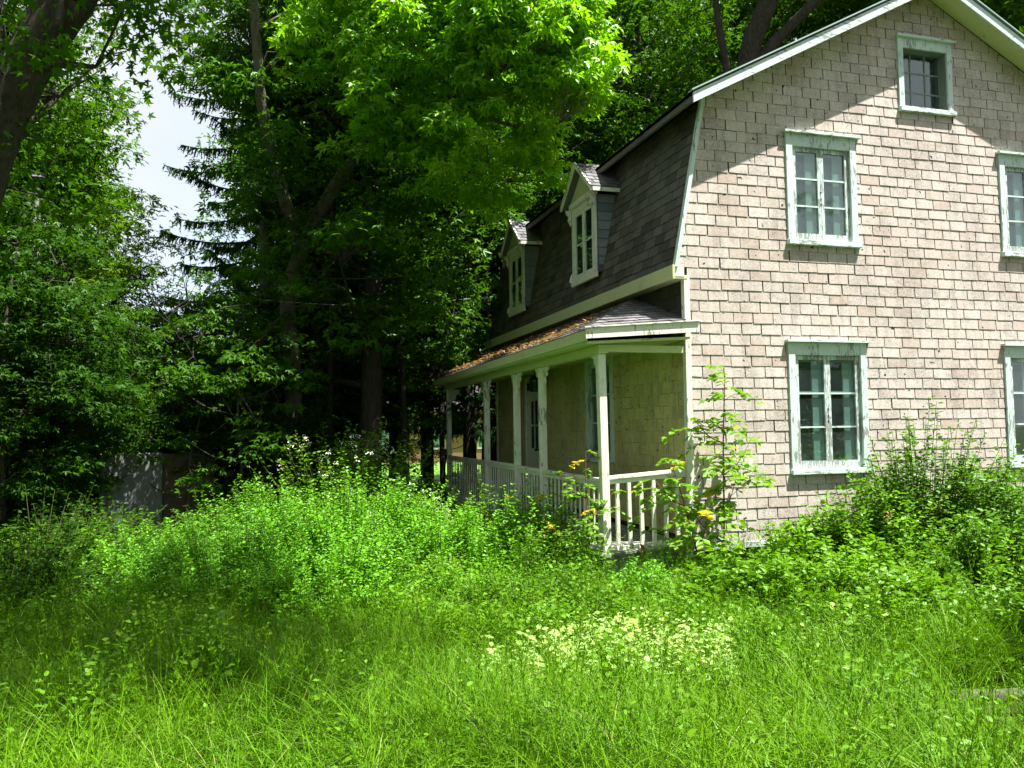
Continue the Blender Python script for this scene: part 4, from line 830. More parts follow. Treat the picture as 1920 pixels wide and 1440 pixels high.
# ------------------------------------------------------------------ shrubs, herbs, grass
def make_shrub(name, label, cat, loc, seed, nst, rad, H, leafmat, kind, size, per, stemmat=None, lean=.5, group=None, spread=None, start=.15, up=.5, dome=True, stemr=.006, parent_thing=True, kindtag=None, curve=.15):
    r = np.random.default_rng(seed); n = nst; ax, ay = rad; nc_ = max(3, n//14); a = r.random(nc_)*6.283; q = np.sqrt(r.random(nc_)); ci = r.integers(0, nc_, n); sp_ = .55/math.sqrt(nc_)
    bx, by = (q*np.cos(a))[ci]+r.normal(0, sp_, n), (q*np.sin(a))[ci]+r.normal(0, sp_, n); q = np.minimum(1, np.hypot(bx, by)); hv_ = r.uniform(.8, 1.12, nc_)[ci]
    Lh = H*(np.sqrt(np.maximum(.05, 1-.85*q*q)) if dome else 1)*r.uniform(.78, 1.05, n)*hv_
    base_ = np.stack([bx*ax*.75, by*ay*.75, np.zeros(n)], 1); base_[:, 2] = gz(base_[:, 0]+loc[0], base_[:, 1]+loc[1])-loc[2]-.03
    tip = base_+np.stack([bx*ax*lean+r.normal(0, .10, n)*H, by*ay*lean+r.normal(0, .10, n)*H, Lh], 1); mid_ = (base_+tip)/2+np.stack([-bx*curve*ax, -by*curve*ay, .08*Lh], 1)
    t = np.linspace(0, 1, 6)[None, :, None]; P = base_[:, None]*(1-t)**2+2*mid_[:, None]*t*(1-t)+tip[:, None]*t**2
    st = tubes(P, np.linspace(stemr, stemr*.35, 6)[None].repeat(n, 0), 3)
    m_ = n*per; s = np.tile(np.linspace(start, 1, per), n)+r.uniform(-.02, .02, m_); s = np.clip(s, 0, 1); i = np.repeat(np.arange(n), per)
    S_ = s[:, None]; pos = base_[i]*(1-S_)**2+2*mid_[i]*S_*(1-S_)+tip[i]*S_**2; ang = np.tile(np.arange(per)*2.4, n)+np.repeat(r.random(n)*6.28, per)
    rd = np.stack([np.cos(ang), np.sin(ang), np.full(m_, .25)], 1); pos = pos+rd*(size*r.uniform(.1, 1.3, m_)*(1.15-s))[:, None]
    lf = leaves(kind, pos, rd+r.normal(0, .25, rd.shape), np.array([0, 0, 1.])+rd*.3*up+r.normal(0, .42, rd.shape), size*r.uniform(.6, 1.2, m_)*(1.1-.35*s), r)
    T_ = thing(name, label, cat, loc, 0, group)
    reg(bpy.data.objects.new('stems', npmesh('stems', st[0], st[1], stemmat or M['stem'])), T_)
    reg(bpy.data.objects.new('foliage', npmesh('foliage', *lf[:2], leafmat, lf[2])), T_)
    return T_, tip, P
def L3(x, y): return (x, y, float(gz(x, y)))
# the big sunlit mound, made of several bushes
mound = [(-5.5, .7, 1.35, 1.15, 520, 'bright small-leaved bush, front flank of the sunlit mound'), (-4.1, 1.5, 1.5, 1.55, 620, 'bright small-leaved bush at the crest of the sunlit mound'), (-4.4, -.1, 1.15, 1.0, 380, 'bright small-leaved bush at the mound foot facing the grass'),
         (-3.0, .9, 1.05, 1.2, 380, 'bright small-leaved bush of the mound nearest the porch'), (-6.4, 2.0, 1.15, 1.0, 300, 'bright small-leaved bush at the shaded end of the mound'), (-5.0, 2.9, 1.4, 1.45, 420, 'bright small-leaved bush behind the mound crest')]
for i, (x, y, rr, hh, ns, lab) in enumerate(mound):
    make_shrub('bush', lab, 'bush', L3(x, y), 60+i, ns, (rr, rr*.95), hh, M['bushleaf'], 'oval', .056, 54, lean=.42, group='sunlit bushes left of the porch', start=.2)
p = gp(650, 900, 13.8); F_, tips, _ = make_shrub('flowering_shrub', 'taller pale-leaved shrub with white blossoms behind the sunlit mound', 'shrub', p, 70, 150, (1.0, .8), 2.2, M['herb'], 'oval', .085, 36, lean=.6, stemr=.008)
p2 = gp(775, 900, 12.6); F2, tips2, _ = make_shrub('flowering_shrub', 'low shrub with white blossoms beside the far porch railing', 'shrub', p2, 71, 110, (.7, .6), 1.45, M['bushleaf'], 'oval', .06, 34, lean=.6)
for T_, tp_, nn_ in ((F_, tips, 46), (F2, tips2, 30)):
    r = np.random.default_rng(5); c = tp_[r.permutation(len(tp_))[:nn_]]+r.normal(0, .06, (nn_, 3)); c[:, 2] -= .08; pos = np.repeat(c, 12, 0)+r.normal(0, .025, (nn_*12, 3)); hd = r.normal(size=pos.shape)
    V, T, A = leaves('oval', pos, hd, np.array([0, -.4, 1.])+r.normal(0, .4, pos.shape), r.uniform(.02, .035, len(pos)), r); reg(bpy.data.objects.new('blossoms', npmesh('blossoms', V, T, M['flower'], A)), T_)
p3 = gp(700, 850, 14.8); make_shrub('shrub', 'broad-leaved shrub in sun before the thick dark trunk', 'shrub', p3, 72, 110, (.9, .7), 2.15, M['herb'], 'oval', .10, 26, lean=.6)
# shaded shrubs along the wood edge
und = [(60, 12.0, 1.5, 1.5), (190, 13.3, 1.3, 1.05), (-40, 11, 1.2, 1.3), (130, 11, 1.2, .85), (420, 14.5, 1.2, 1.3), (500, 15.5, 1.1, 1.4), (600, 16.5, 1.2, 1.3), (330, 13.6, .8, .75), (0, 16, 1.6, 2.2), (90, 17, 1.6, 2.4), (880, 15.5, .9, .7), (400, 18, 1.5, 2.2), (250, 18, 1.6, 2.4), (550, 19, 1.5, 1.8), (700, 19, 1.4, 1.6), (860, 21, 1.5, 1.2)]
labs = ['shaded broad-leaved shrub at the frame edge before the wood', 'shaded shrub in front of the concrete wall end', 'shaded shrub just outside the frame edge', 'low shaded shrub beside the goldenrod stems', 'shaded shrub behind the rough stones of the wall', 'shaded shrub at the foot of the grey utility pole',
        'shaded shrub between the maple trunks', 'low shrub against the field stones of the wall', 'tall shaded shrub behind the frame-edge shrubs', 'tall shaded shrub below the lamp post', 'low shrub beside the far porch corner', 'tall shrub in shade behind the concrete wall', 'tall shrub behind the concrete wall end', 'shaded shrub beyond the straight maple trunk', 'shaded shrub at the thick maple trunk foot', 'small shrub near the wire fence beyond the porch']
for i, (u, D, rr, hh) in enumerate(und):
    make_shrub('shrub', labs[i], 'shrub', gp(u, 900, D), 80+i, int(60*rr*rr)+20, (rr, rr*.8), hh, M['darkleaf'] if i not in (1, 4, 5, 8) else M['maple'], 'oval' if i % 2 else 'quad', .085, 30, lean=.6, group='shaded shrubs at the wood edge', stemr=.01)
# plants round the porch corner
pl = [(-2.6, -1.5, .8, .85, 'yellow-green weeds in front of the porch corner'), (-1.2, -1.1, .6, .75, 'leafy stems hiding the porch floor edge'), (-3.3, -.9, .7, .8, 'light green leafy clump at the mound end facing the pale patch'), (-.5, -1.3, .5, .7, 'low leafy clump below the side railing'), (-1.8, .9, .75, 1.6, 'tangled vine-covered shrub against the porch railing'), (-2.1, 2.2, .8, 1.35, 'low shrub growing against the middle of the porch'), (-1.85, -.1, .55, 1.05, 'low leafy shrub in front of the porch corner post'), (-2.0, 4.0, .8, .6, 'low green shrub under the far porch railing'), (-1.4, .9, .45, 1.45, 'upright leafy stems rising through the porch railing'), (-2.1, 5.8, .8, .5, 'low shrub at the far porch bays'), (-2.9, -.7, .7, .7, 'light green weeds between mound and porch')]
for i, (x, y, rr, hh, lab) in enumerate(pl):
    make_shrub('shrub', lab, 'shrub', L3(x, y), 110+i, int(190*rr), (rr, rr), hh, (M['shrubleaf'], M['bushleaf'], M['herb'])[i % 3], 'oval', .06, 40, lean=.6, group='plants round the porch')
# broad shrubs before the gable
gs = [(-.3, -2.1, .7, .85, 190, 'leafy yellow-green weeds between pale patch and sapling foot'), (1.3, -3.9, .75, 1.0, 210, 'dense leafy clump between pale log and pink wall'), (.1, -3.3, .6, .7, 150, 'broad-leaved clump beside the pale patch'), (3.4, -4.0, .5, .6, 90, 'leafy shrub outside the frame edge beyond the nearest log'), (3.9, -2.9, 1.0, 1.6, 260, 'tall dark shrub at the frame edge before the wall'),
      (2.5, -1.0, .85, 2.15, 280, 'tall glossy shrub standing against the pink wall below the second window column'), (3.8, -1.3, .95, 1.8, 240, 'glossy shrub against the pink wall at the edge of the frame'), (1.6, -1.3, .8, 1.3, 220, 'low glossy shrub before the white base board'), (3.0, -2.3, 1.1, 1.5, 300, 'spreading glossy shrub behind the brush pile'), (1.7, -2.9, .8, 1.35, 220, 'upright dark shrub between the fallen logs'), (.85, -1.1, .7, .95, 150, 'leafy weeds beside the sapling foot'), (.6, -2.3, .85, 1.0, 200, 'broad-leaved weeds in front of the pink wall corner'), (1.5, -5.3, .5, .5, 60, 'low weeds in front of the nearest log')]
for i, (x, y, rr, hh, ns, lab) in enumerate(gs):
    make_shrub('shrub', lab, 'shrub', L3(x, y), 130+i, ns, (rr, rr*.9), hh, M['shrubleaf'] if i not in (0, 1, 2, 7, 10, 11) else M['herb'], 'oval', .082 if i not in (0, 2, 10, 11) else .10, 58, lean=.55, group='shrubs before the pink gable', stemr=.007)
r = np.random.default_rng(9); c = np.array(at(1668, 967, Y=-1.6)); pos = c+r.normal(0, .03, (26, 3)); V, T, A = leaves('oval', pos, r.normal(size=pos.shape), r.normal(size=pos.shape), np.full(26, .026), r)
reg(bpy.data.objects.new('flower', npmesh('flower', V, T, M['pink'], A)), None, 'small pink blossom cluster in the glossy shrub by the wall', 'flower')

def pinnate(name, label, loc, H, nl, seed, mat, tipmat, leaflet=.10, frond=.42, bend=(0, 0)):
    """sapling with compound leaves"""
    r = np.random.default_rng(seed); T_ = thing(name, label, 'sapling', loc)
    stem = spline([(0, 0, -.05), (.03+bend[0]*.3, .02, H*.35), (bend[0]*.6, bend[1]*.6, H*.7), (bend[0], bend[1], H)], 16); W = [tubes(stem[None], np.linspace(.014, .005, 16)[None], 6)]; LP = []; TIP = []
    shoots = [(stem, nl)]
    for k in range(4):
        i = 4+k*2; a = k*1.9+2.8; e = stem[i]+np.array([math.cos(a)*.42, math.sin(a)*.3, .42-.04*k]); sh = spline([stem[i], (stem[i]+e)/2+np.array([0, 0, -.06]), e], 8); W.append(tubes(sh[None], np.linspace(.008, .004, 8)[None], 4)); shoots.append((sh, 6))
    for sh, cnt in shoots:
        for k in range(cnt):
            s = .25+.75*(k+.5)/cnt; p = sh[min(len(sh)-1, int(s*len(sh)))]; a = k*2.4+seed+r.normal(0, .5); L = frond*r.uniform(.45, 1.15)*(1.15-.45*s)
            d = np.array([math.cos(a), math.sin(a), r.uniform(.15, .95)]); t = np.linspace(0, 1, 7)[:, None]; rb = p+d*L*t+np.array([0, 0, -1])*r.uniform(.5, 1.0)*L*t**2
            W.append(tubes(rb[None], np.linspace(.0035, .0015, 7)[None], 3)); side = unit(np.cross(d, [0, 0, 1])); pos = []; hd = []
            for j in range(1, 7):
                for sg in (-1, 1): pos.append(rb[j]); hd.append(side*sg+d*.55+np.array([0, 0, -.25]))
            pos.append(rb[6]); hd.append(d+np.array([0, 0, -.9])); pos = np.array(pos); hd = np.array(hd)+r.normal(0, .28, (13, 3))+np.array([0, 0, -.2])
            X = leaves('oval', pos, hd, np.array([0, 0, 1.])+r.normal(0, .3, pos.shape), leaflet*r.uniform(.75, 1.1, 13)*(1.1-.3*s), r); (TIP if s > .86 and r.random() < .6 else LP).append(X)
    V, T, A = join(W); reg(bpy.data.objects.new('stem', npmesh('stem', V, T, M['redstem'])), T_)
    V, T, A = join(LP); reg(bpy.data.objects.new('leaves', npmesh('leaves', V, T, mat, A)), T_)
    if TIP: V, T, A = join(TIP); reg(bpy.data.objects.new('young_leaves', npmesh('young_leaves', V, T, tipmat, A)), T_)
    return T_
pinnate('sapling', 'tall thin sapling with compound leaves against the pink wall corner', L3(.03, -.62), 2.75, 26, 1, M['sapleaf'], M['sapleaf'], leaflet=.125, frond=.5, bend=(.12, 0))
pinnate('sapling', 'leaning sapling arching over the side railing of the porch', L3(-.25, -.75), 1.75, 18, 2, M['sapleaf'], M['orange'], leaflet=.12, frond=.48, bend=(-.35, .1))
pinnate('sapling', 'young sapling with orange new leaves in front of the corner post', L3(-1.45, -.1), 1.85, 10, 3, M['sapleaf'], M['orange'], leaflet=.085, frond=.34, bend=(.05, .1))
pinnate('sapling', 'short sapling with orange tip beside the porch railing', L3(-1.6, .9), 1.3, 9, 4, M['sapleaf'], M['orange'], leaflet=.085, frond=.32, bend=(-.1, 0))

# grass: one object, every blade real
def blades(x, y, h, w, bend, r, K=3, z=None):
    n = len(x); z = gz(x, y)-.02 if z is None else z; a = r.random(n)*6.283; ld = np.stack([np.cos(a), np.sin(a), np.zeros(n)], 1); fa = a+r.uniform(.8, 2.3, n); wd = np.stack([np.cos(fa), np.sin(fa), np.zeros(n)], 1)
    P = []
    for k in range(K+1):
        s = k/K; c = np.stack([x, y, z], 1)+ld*(h*bend*s**2)[:, None]+np.array([0, 0, 1.])*(h*(s-.45*bend*s**2.5))[:, None]
        if k < K: P += [c-wd*(w*(1-.75*s**1.5))[:, None], c+wd*(w*(1-.75*s**1.5))[:, None]]
        else: P.append(c)
    m_ = 2*K+1; V = np.stack(P, 1).reshape(-1, 3); T = []
    for k in range(K-1): T += [(2*k, 2*k+1, 2*k+3), (2*k, 2*k+3, 2*k+2)]
    T.append((2*K-2, 2*K-1, 2*K)); T = np.array(T)[None]+(np.arange(n)*m_)[:, None, None]
    return V, T.reshape(-1, 3), np.repeat(r.random(n)**1.2, 2*K-1)
MOUND = [(m_[0], m_[1], m_[2]*.85) for m_ in mound]
def inframe(x, y, z=0, pad=120):
    d = np.stack([x-CAM[0], y-CAM[1], np.full_like(x, z)-CAM[2]], 1); dep = d@FWD; u = 960+FPX*(d@RGT)/dep; v = 720-FPX*(d@UPV)/dep
    return (dep > .8) & (u > -pad) & (u < 1920+pad) & (v < 1440+500)
r = np.random.default_rng(77)
def scatter(n, dmin, dmax):
    D = np.sqrt(r.random(n)*(dmax**2-dmin**2)+dmin**2); a = r.uniform(-.74, .74, n)+YAW; x = CAM[0]+np.sin(a)*D; y = CAM[1]+np.cos(a)*D
    ok = inframe(x, y) & ~((x > -1.3) & (y > -.15) & (y < 9.3) & (x < 8)); 
    ok &= ~((x > -.9) & (x < 1.3) & (y > -5.6) & (y < -4.5)); ok &= r.random(len(x)) > .75*((x > 1.3) & (x < 3.5) & (y > -4.2) & (y < -2.6))
    ok &= (r.random(len(x)) > .72) | ~((x > -1.3) & (x < 1.6) & (y > -6.5) & (y < -4.4))
    ok &= (r.random(len(x)) > .6) | ~(((x+2.4)/1.15)**2+((y+3.5)/.8)**2 < 1)
    for mx_, my_, mr_ in MOUND: ok &= np.hypot(x-mx_, y-my_) > mr_
    return x[ok], y[ok]
def lf_noise(x, y, k=1.0): return np.sin(x*1.7*k+1.3*np.sin(y*1.1*k))*np.cos(y*1.4*k+np.sin(x*.9*k))
parts = []
x, y = scatter(150000, 2.6, 9.5); t = lf_noise(x, y); t3 = lf_noise(x+3, y, 1.9); keep = r.random(len(x)) < .55+.25*t+.3*t3; x, y = x[keep], y[keep]; t = t[keep]
parts.append(blades(x, y, r.uniform(.18, .58, len(x))*(1+.6*t), r.uniform(.0018, .0038, len(x)), r.uniform(.2, 1.1, len(x)), r))
x, y = scatter(60000, 9.5, 18); parts.append(blades(x, y, r.uniform(.2, .5, len(x)), r.uniform(.003, .006, len(x)), r.uniform(.2, 1.0, len(x)), r, K=2))
# arching coarse tufts
cx, cy = scatter(1800, 2.8, 10); m0 = len(cx); n_ = 34; x = np.repeat(cx, n_)+r.normal(0, .06, m0*n_); y = np.repeat(cy, n_)+r.normal(0, .06, m0*n_)
parts.append(blades(x, y, r.uniform(.35, .85, len(x)), r.uniform(.0028, .005, len(x)), r.uniform(.35, 1.25, len(x)), r, K=4))
V, T, A = join(parts); reg(bpy.data.objects.new('grass', npmesh('grass', V, T, M['grass'], A)), None, 'tall uncut green grass covering the foreground', 'grass', kind='stuff'); print('grass tris', len(T))
# seed stalks
x, y = scatter(5200, 3, 12); h = r.uniform(.5, .95, len(x)); st = np.stack([x, y, gz(x, y)], 1); a = r.random(len(x))*6.28; ld = np.stack([np.cos(a), np.sin(a), np.zeros(len(x))], 1)*r.uniform(.05, .35, (len(x), 1)); t = np.linspace(0, 1, 5)[None, :, None]
P = st[:, None]+ld[:, None]*h[:, None, None]*t**2+np.array([0, 0, 1.])*h[:, None, None]*t; V1 = tubes(P, np.tile(np.linspace(.0018, .0008, 5), (len(x), 1)), 3)
k = 12; s = np.tile(np.linspace(.82, 1.02, k), len(x)); i = np.repeat(np.arange(len(x)), k); pos = st[i]+ld[i]*(h[i]*s**2)[:, None]+np.array([0, 0, 1.])*(h[i]*s)[:, None]+r.normal(0, .006, (len(i), 3)); hd = np.array([0, 0, 1.])+r.normal(0, .5, pos.shape)
V2 = leaves('lance', pos, hd, r.normal(size=pos.shape), np.full(len(pos), .028), r)
V, T, A = join([V1+(np.full(len(V1[1]), .97),), (V2[0], V2[1], np.full(len(V2[1]), .99))]); reg(bpy.data.objects.new('grass_stalks', npmesh('grass_stalks', V, T, M['grass'], A)), None, 'thin straw-tipped seed stalks above the grass', 'grass', kind='stuff')
# broad-leaved weeds between the grass
def weeds(name, label, cx, cy, hh, per, kind, size, mat, r, wid=.12):
    n = len(cx); N_ = n*per; s = np.tile(np.linspace(.2, 1, per), n); i = np.repeat(np.arange(n), per); a = np.tile(np.arange(per)*2.4, n)+r.random(n)[i]*6.28; ld = r.normal(0, .12, (n, 2))
    base_ = np.stack([cx, cy, gz(cx, cy)], 1); pos = base_[i]+np.stack([ld[i, 0]*s*hh[i], ld[i, 1]*s*hh[i], s*hh[i]], 1); rd = np.stack([np.cos(a), np.sin(a), np.full(N_, .3)], 1); pos += rd*size*.15
    L = leaves(kind, pos, rd+r.normal(0, .2, rd.shape), np.array([0, 0, 1.])+r.normal(0, .35, rd.shape), size*r.uniform(.6, 1.2, N_)*(1.2-.5*s), r)
    top = base_+np.stack([ld[:, 0]*hh, ld[:, 1]*hh, hh], 1); tb = tubes(np.stack([base_, top], 1), np.tile([.003, .0012], (n, 1)), 3)
    V, T, A = join([L, tb+(np.full(len(tb[1]), .1),)]); reg(bpy.data.objects.new(name, npmesh(name, V, T, mat, A)), None, label, 'weeds', kind='stuff')
x, y = scatter(4600, 4.0, 10.5); sel = r.random(len(x)) < np.clip(.18+.16*(x+4)+.35*lf_noise(x, y, .8), .04, .95); weeds('weeds', 'leafy weeds mixed through the grass', x[sel], y[sel], r.uniform(.22, .62, sel.sum()), 14, 'oval', .066, M['herb'], r)
cx, cy = scatter(80, 5.6, 9.5); k_ = 15; x = np.repeat(cx, k_)+r.normal(0, .13, len(cx)*k_); y = np.repeat(cy, k_)+r.normal(0, .13, len(cx)*k_); weeds('weed_clumps', 'taller leafy weed clumps standing out of the grass', x, y, np.repeat(r.uniform(.45, .85, len(cx)), k_)*r.uniform(.75, 1.05, len(x)), 20, 'quad', .08, M['herb'], r)
x, y = scatter(5200, 8, 14); sel = (np.hypot(x+4.5, y-1) > 2.2); weeds('ground_cover', 'low leafy ground cover round bushes and wood edge', x[sel], y[sel], r.uniform(.15, .5, sel.sum()), 12, 'oval', .075, M['shrubleaf'], r)
# tall lance-leaved goldenrod patch at the edge
c0 = at(105, 1090, Z=-.4); x = c0[0]+r.normal(0, .55, 130); y = c0[1]+r.normal(0, .5, 130); weeds('goldenrod_patch', 'tall narrow-leaved goldenrod stems in the shade beside the grass', x, y, r.uniform(.55, .95, 130), 34, 'lance', .13, M['herb'], r)
# pale variegated ground cover
n_ = 1700; x = r.uniform(-3.9, -1.0, n_); y = r.uniform(-4.2, -2.4, n_); sel = (((x+2.4)/1.1)**2+((y+3.2)/.75)**2+.5*lf_noise(x, y, 2.5) < r.uniform(.15, 1.5, n_)); x, y = x[sel], y[sel]
xb = r.uniform(-.9, .5, 420); yb = r.uniform(-4.1, -2.9, 420); sb = (((xb+.35)/.6)**2+((yb+3.5)/.5)**2 < r.uniform(-1.2, 1.0, 420)); x = np.concatenate([x, xb[sb]]); y = np.concatenate([y, yb[sb]])
weeds('pale_ground_cover', 'patch of cream and pale green variegated leaves in the grass', x, y, r.uniform(.25, .50, len(x)), 8, 'oval', .085, M['pale'], r)
# needles and litter on the porch roof
n_ = 1500; yy = r.uniform(.8, 8.8, n_); tt = r.random(n_)**1.3*.95; xx = XE*(1-tt); ok = (yy > 1.75*tt+.1); yy, tt, xx = yy[ok], tt[ok], xx[ok]
pos = np.stack([xx, yy, 2.795+.66*tt+r.uniform(0, .015, len(xx))], 1); hd = r.normal(size=pos.shape)*np.array([1, 1, .15]); V, T, A = leaves('lance', pos, hd, np.array([-.4, 0, 1.])+r.normal(0, .15, pos.shape), r.uniform(.05, .13, len(xx)), r)
reg(bpy.data.objects.new('leaf_litter', npmesh('leaf_litter', V, T, M['needlelitter'], A)), None, 'orange-brown needle litter lying on the porch roof', 'litter', kind='stuff')

# ------------------------------------------------------------------ logs, brush, wall, pole, wires, far things
def logobj(p, q, r0, r1, lab):
    p, q = Vector(p), Vector(q); pts = [p.lerp(q, t)+Vector((random.gauss(0, .008), random.gauss(0, .008), random.gauss(0, .006))) for t in np.linspace(0, 1, 9)]
    MB().tube(pts, list(np.linspace(r0, r1, 9)), 10).build('log', M['deadwood'], None, smooth=True, label=lab, cat='log', group='fallen logs in the undergrowth')
def lg(u, v, z): p = at(u, v, Z=z); return (p[0], p[1], z)
logobj(lg(1780, 1309, -.22), lg(2100, 1294, -.22), .045, .04, 'pale grey fallen log lowest in the undergrowth')
logobj(lg(1600, 1178, -.33), lg(1705, 1165, -.30), .035, .028, 'short dead log lying under the glossy shrubs')
logobj(lg(1850, 1172, -.25), lg(2000, 1160, -.22), .04, .03, 'grey branch end among leaves at the edge of the frame')
logobj(lg(1870, 1225, -.38), lg(1895, 1190, -.1), .03, .03, 'short broken pale stick standing up between the logs')
pb = thing('brush_pile', 'tangle of dead grey branches under the glossy shrubs at the wall', 'brush pile', L3(2.5, -3.35)); mb = MB()
rr_ = random.Random(3)
for k in range(70):
    a = rr_.uniform(0, 6.28); c = Vector((rr_.gauss(.2, .55), rr_.gauss(0, .4), rr_.uniform(.02, .65))); d = Vector((math.cos(a), math.sin(a)*.6, rr_.uniform(-.15, .5)))*rr_.uniform(.4, .9)
    mb.tube([c-d*.6, c+Vector((0, 0, .05)), c+d*.6], [.012, .009, .003], 5)
mb.build('twigs', M['deadwood'], pb, smooth=True)
# retaining wall with field stones
a, b = at(205, 846, D=16), at(392, 850, D=16); zt = float((a[2]+b[2])/2); RW_ = thing('retaining_wall', 'stained grey concrete wall with rough stones in the shade of the wood', 'wall', (float(a[0]), float(a[1]), -.5))
d = Vector((b[0]-a[0], b[1]-a[1], 0)); L = d.length; RW_.rotation_euler = (0, 0, math.atan2(d.y, d.x))
MB().box(-.15, .85, -.12, .14, -.1, zt+.5).build('concrete_block', M['concrete'], RW_, bevel=.02)
MB().box(.852, L+.1, 0, .2, .38, zt+.47).build('concrete_lintel', M['stone'], RW_, bevel=.02)
rs = random.Random(8)
for row in range(2):
    x = .97+row*.1
    while x < 2.3:
        w = rs.uniform(.16, .3); bm = bmesh.new(); bmesh.ops.create_icosphere(bm, subdivisions=1, radius=1)
        for v in bm.verts: v.co = Vector((v.co.x*w*.52, v.co.y*.13, v.co.z*.10))*rs.uniform(.9, 1.1)
        me = bpy.data.meshes.new('stone'); bm.to_mesh(me); bm.free(); me.materials.append(M['stone']); o = bpy.data.objects.new('stone', me); reg(o, RW_); o.location = (x+w/2, -.08-.03*row, .30-row*.18); x += w+.01
# utility pole, lamp, wires
p = gp(497, 800, 20); UP = thing('utility_pole', 'weathered grey utility pole beside the straight maple trunk', 'pole', p); MB().tube([(0, 0, -.2), (0, 0, 4), (0, 0, 8.3)], [.15, .14, .12], 12).build('shaft', M['pole'], UP, smooth=True)
zi = float(at(512, 362, D=20)[2])-p[2]; MB().tube([(.25, 0, zi-.1), (.25, 0, zi+.12)], .06, 8).tube([(0, 0, zi), (.25, 0, zi)], .025, 6).build('insulator', M['wire'], UP)
p = gp(62, 800, 16); LPo = thing('lamp_post', 'grey lamp head on a post almost lost among yellow-green leaves', 'lamp', p); zl = float(at(64, 318, D=16)[2])-p[2]
MB().tube([(0, 0, -.2), (0, 0, zl-.1)], .06, 10).build('post', M['pole'], LPo, smooth=True); MB().tube([(0, 0, zl-.1), (0, 0, zl-.05), (0, 0, zl+.1), (0, 0, zl+.13)], [.1, .13, .13, .05], 14).build('lamp_head', M['dark'], LPo, smooth=True); MB().tube([(0, 0, zl+.02), (0, 0, zl+.045)], .138, 14).build('lamp_ring', M['wire'], LPo)
p = gp(8, 800, 15); MB().tube([(0, 0, -.3), (0, 0, 1.2), (0, 0, 3.2)], .03, 8).build('metal_pipe', M['wire'], None, label='thin upright metal pipe at the edge of the frame', cat='pipe').location = p
def wire(pts, lab, rd=.008): MB().tube([tuple(x) for x in spline(np.array(pts), 30)], rd, 5).build('overhead_wire', M['wire'], None, label=lab, cat='wire', group='wires through the wood')
wire([at(180, 500, D=19), at(350, 545, D=18), at(640, 572, D=17), at(860, 562, D=19), at(1010, 540, D=21)], 'long sagging silvery wire crossing the dark trunks', .007)
wire([at(430, 722, D=20), at(520, 726, D=20), at(700, 722, D=20.5)], 'short low wire between the two dark trunks', .006)
# fence beyond the porch
fc = thing('wire_fence', 'thin wire fence along the sunlit lawn behind the porch end', 'fence', gp(810, 850, 24)); mb = None
for k in range(-4, 5):
    MB().tube([(k*2.2, k*.2, -.1), (k*2.2, k*.2, 1.25)], .03, 6).build('post', M['dark'], fc)
for z in (.3, .75, 1.2): MB().tube([(-8.8, -.8, z), (8.8, .8, z)], .006, 4).build('strand', M['wire'], fc)
# plant support wire on the far railing
ws = thing('plant_support', 'bent wire plant support leaning on the far porch railing', 'plant support', (PX-.12, 7.3, .1)); mb = MB()
for k in range(6): mb.tube([(0, k*.28, .1), (0, k*.28+.02, .78)], .006, 4)
for z in (.2, .5, .76): mb.tube([(0, 0, z), (0, 1.42, z)], .006, 4)
mb.build('wire_grid', M['dark'], ws)
# pottery shard under the porch
c = at(1197, 1045, Y=-.12); MB().prism([(0, 0, 0), (.09, 0, .02), (.10, 0, .12), (.03, 0, .16), (.05, 0, .06)], (.02, .06, 0)).build('pottery_shard', M['terracotta'], None, label='orange terracotta shard wedged under the porch floor', cat='shard').location = tuple(c)
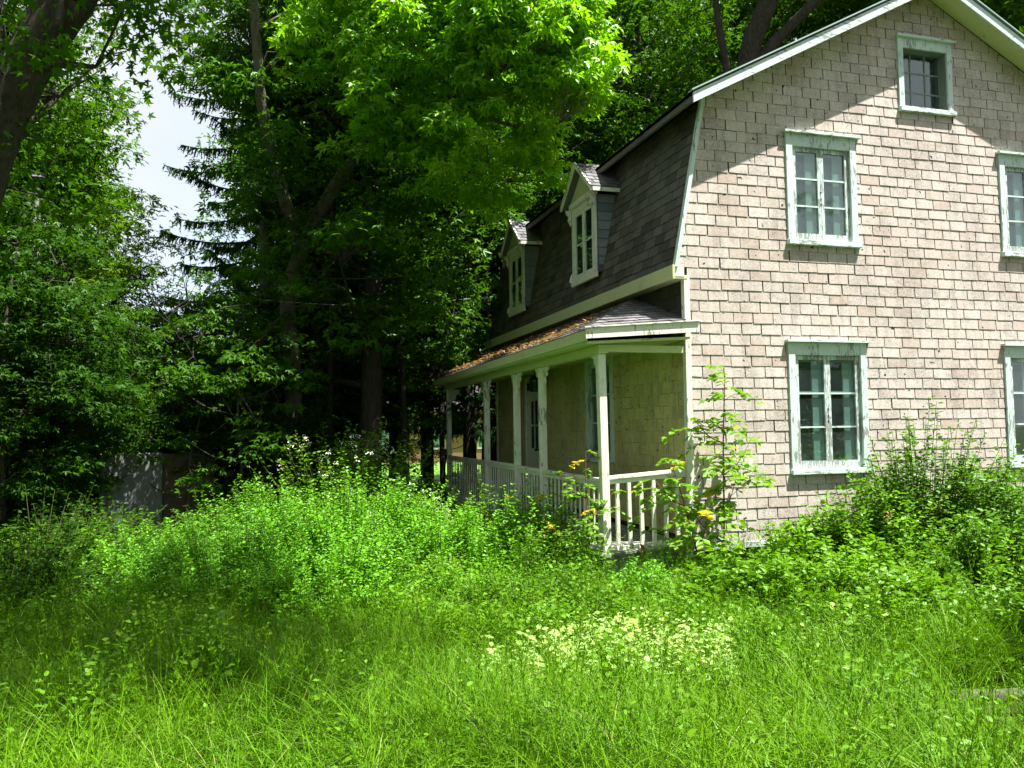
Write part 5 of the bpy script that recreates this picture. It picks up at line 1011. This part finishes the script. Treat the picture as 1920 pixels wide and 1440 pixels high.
# far brown house and white car beyond the wood
q0 = gp(860, 800, 58); M['brown'] = mat_plain('tan_siding', (.26, .15, .085), .8); M['darkroof'] = mat_plain('far_roof', (.08, .07, .07), .8)
fh = thing('far_house', 'tan low house glimpsed beyond the wood behind the porch', 'house', q0, -.25)
MB().box(-8, 8, -3, 3, -.3, 3.4).build('wall', M['brown'], fh); MB().prism([(-8.5, -3.6, 3.4), (-8.5, 3.6, 3.4), (-8.5, 0, 5.4)], (17, 0, 0)).build('roof', M['darkroof'], fh)
for k in (-5, -1.5, 2, 5.2): w_o = MB().box(k-.7, k+.7, -3.06, -3.003, .9, 2.2).build('window', M['white'], fh); MB().box(k-.6, k+.6, -3.075, -3.062, 1.0, 2.1).build('pane', M['glass'], w_o)
q1 = gp(578, 800, 50); M['car'] = mat_plain('white_car_paint', (.75, .77, .8), .3, var=.05); cr_ = thing('parked_car', 'white car parked on the lawn far beyond the trunks', 'car', q1, .2)
MB().prism([(-2.1, -.85, .35), (2.1, -.85, .35), (2.15, -.85, .75), (1.2, -.85, .95), (.6, -.85, 1.45), (-1.2, -.85, 1.45), (-1.9, -.85, .95), (-2.15, -.85, .85)], (0, 1.7, 0)).build('body', M['car'], cr_, bevel=.04)
MB().prism([(-1.0, -.87, 1.0), (.95, -.87, 1.0), (.5, -.87, 1.36), (-.9, -.87, 1.36)], (0, 1.74, 0)).build('side_window', M['dark'], cr_)
for x_ in (-1.35, 1.35):
    for s_ in (-1, 1): MB().tube([(x_, s_*.7, .33), (x_, s_*.9, .33)], .33, 16).build('wheel', M['dark'], cr_)
# far tree line closing the lawn
r = np.random.default_rng(55); nt_ = 46; ang = np.linspace(-1.2, 1.3, nt_)+YAW; Dd = r.uniform(85, 105, nt_); C = []
for a_, d_ in zip(ang, Dd):
    c = np.array([CAM[0]+math.sin(a_)*d_, CAM[1]+math.cos(a_)*d_, 0.]); k = 60; C.append(c+np.stack([r.normal(0, 3.0, k), r.normal(0, 2, k), r.uniform(-.3, 9.5, k)], 1))
C = np.concatenate(C); V, T, A = crown_mesh('x', M['left'], C, np.full(len(C), 1.7), 24, 'quad', 1.0, r, flat=.6)
reg(bpy.data.objects.new('treeline', npmesh('treeline', V, T, M['left'], A)), None, 'distant sunlit treeline beyond the lawn', 'treeline', kind='stuff')
print('objects', len(bpy.data.objects), 'tris', sum(len(m_.polygons) for m_ in bpy.data.meshes))
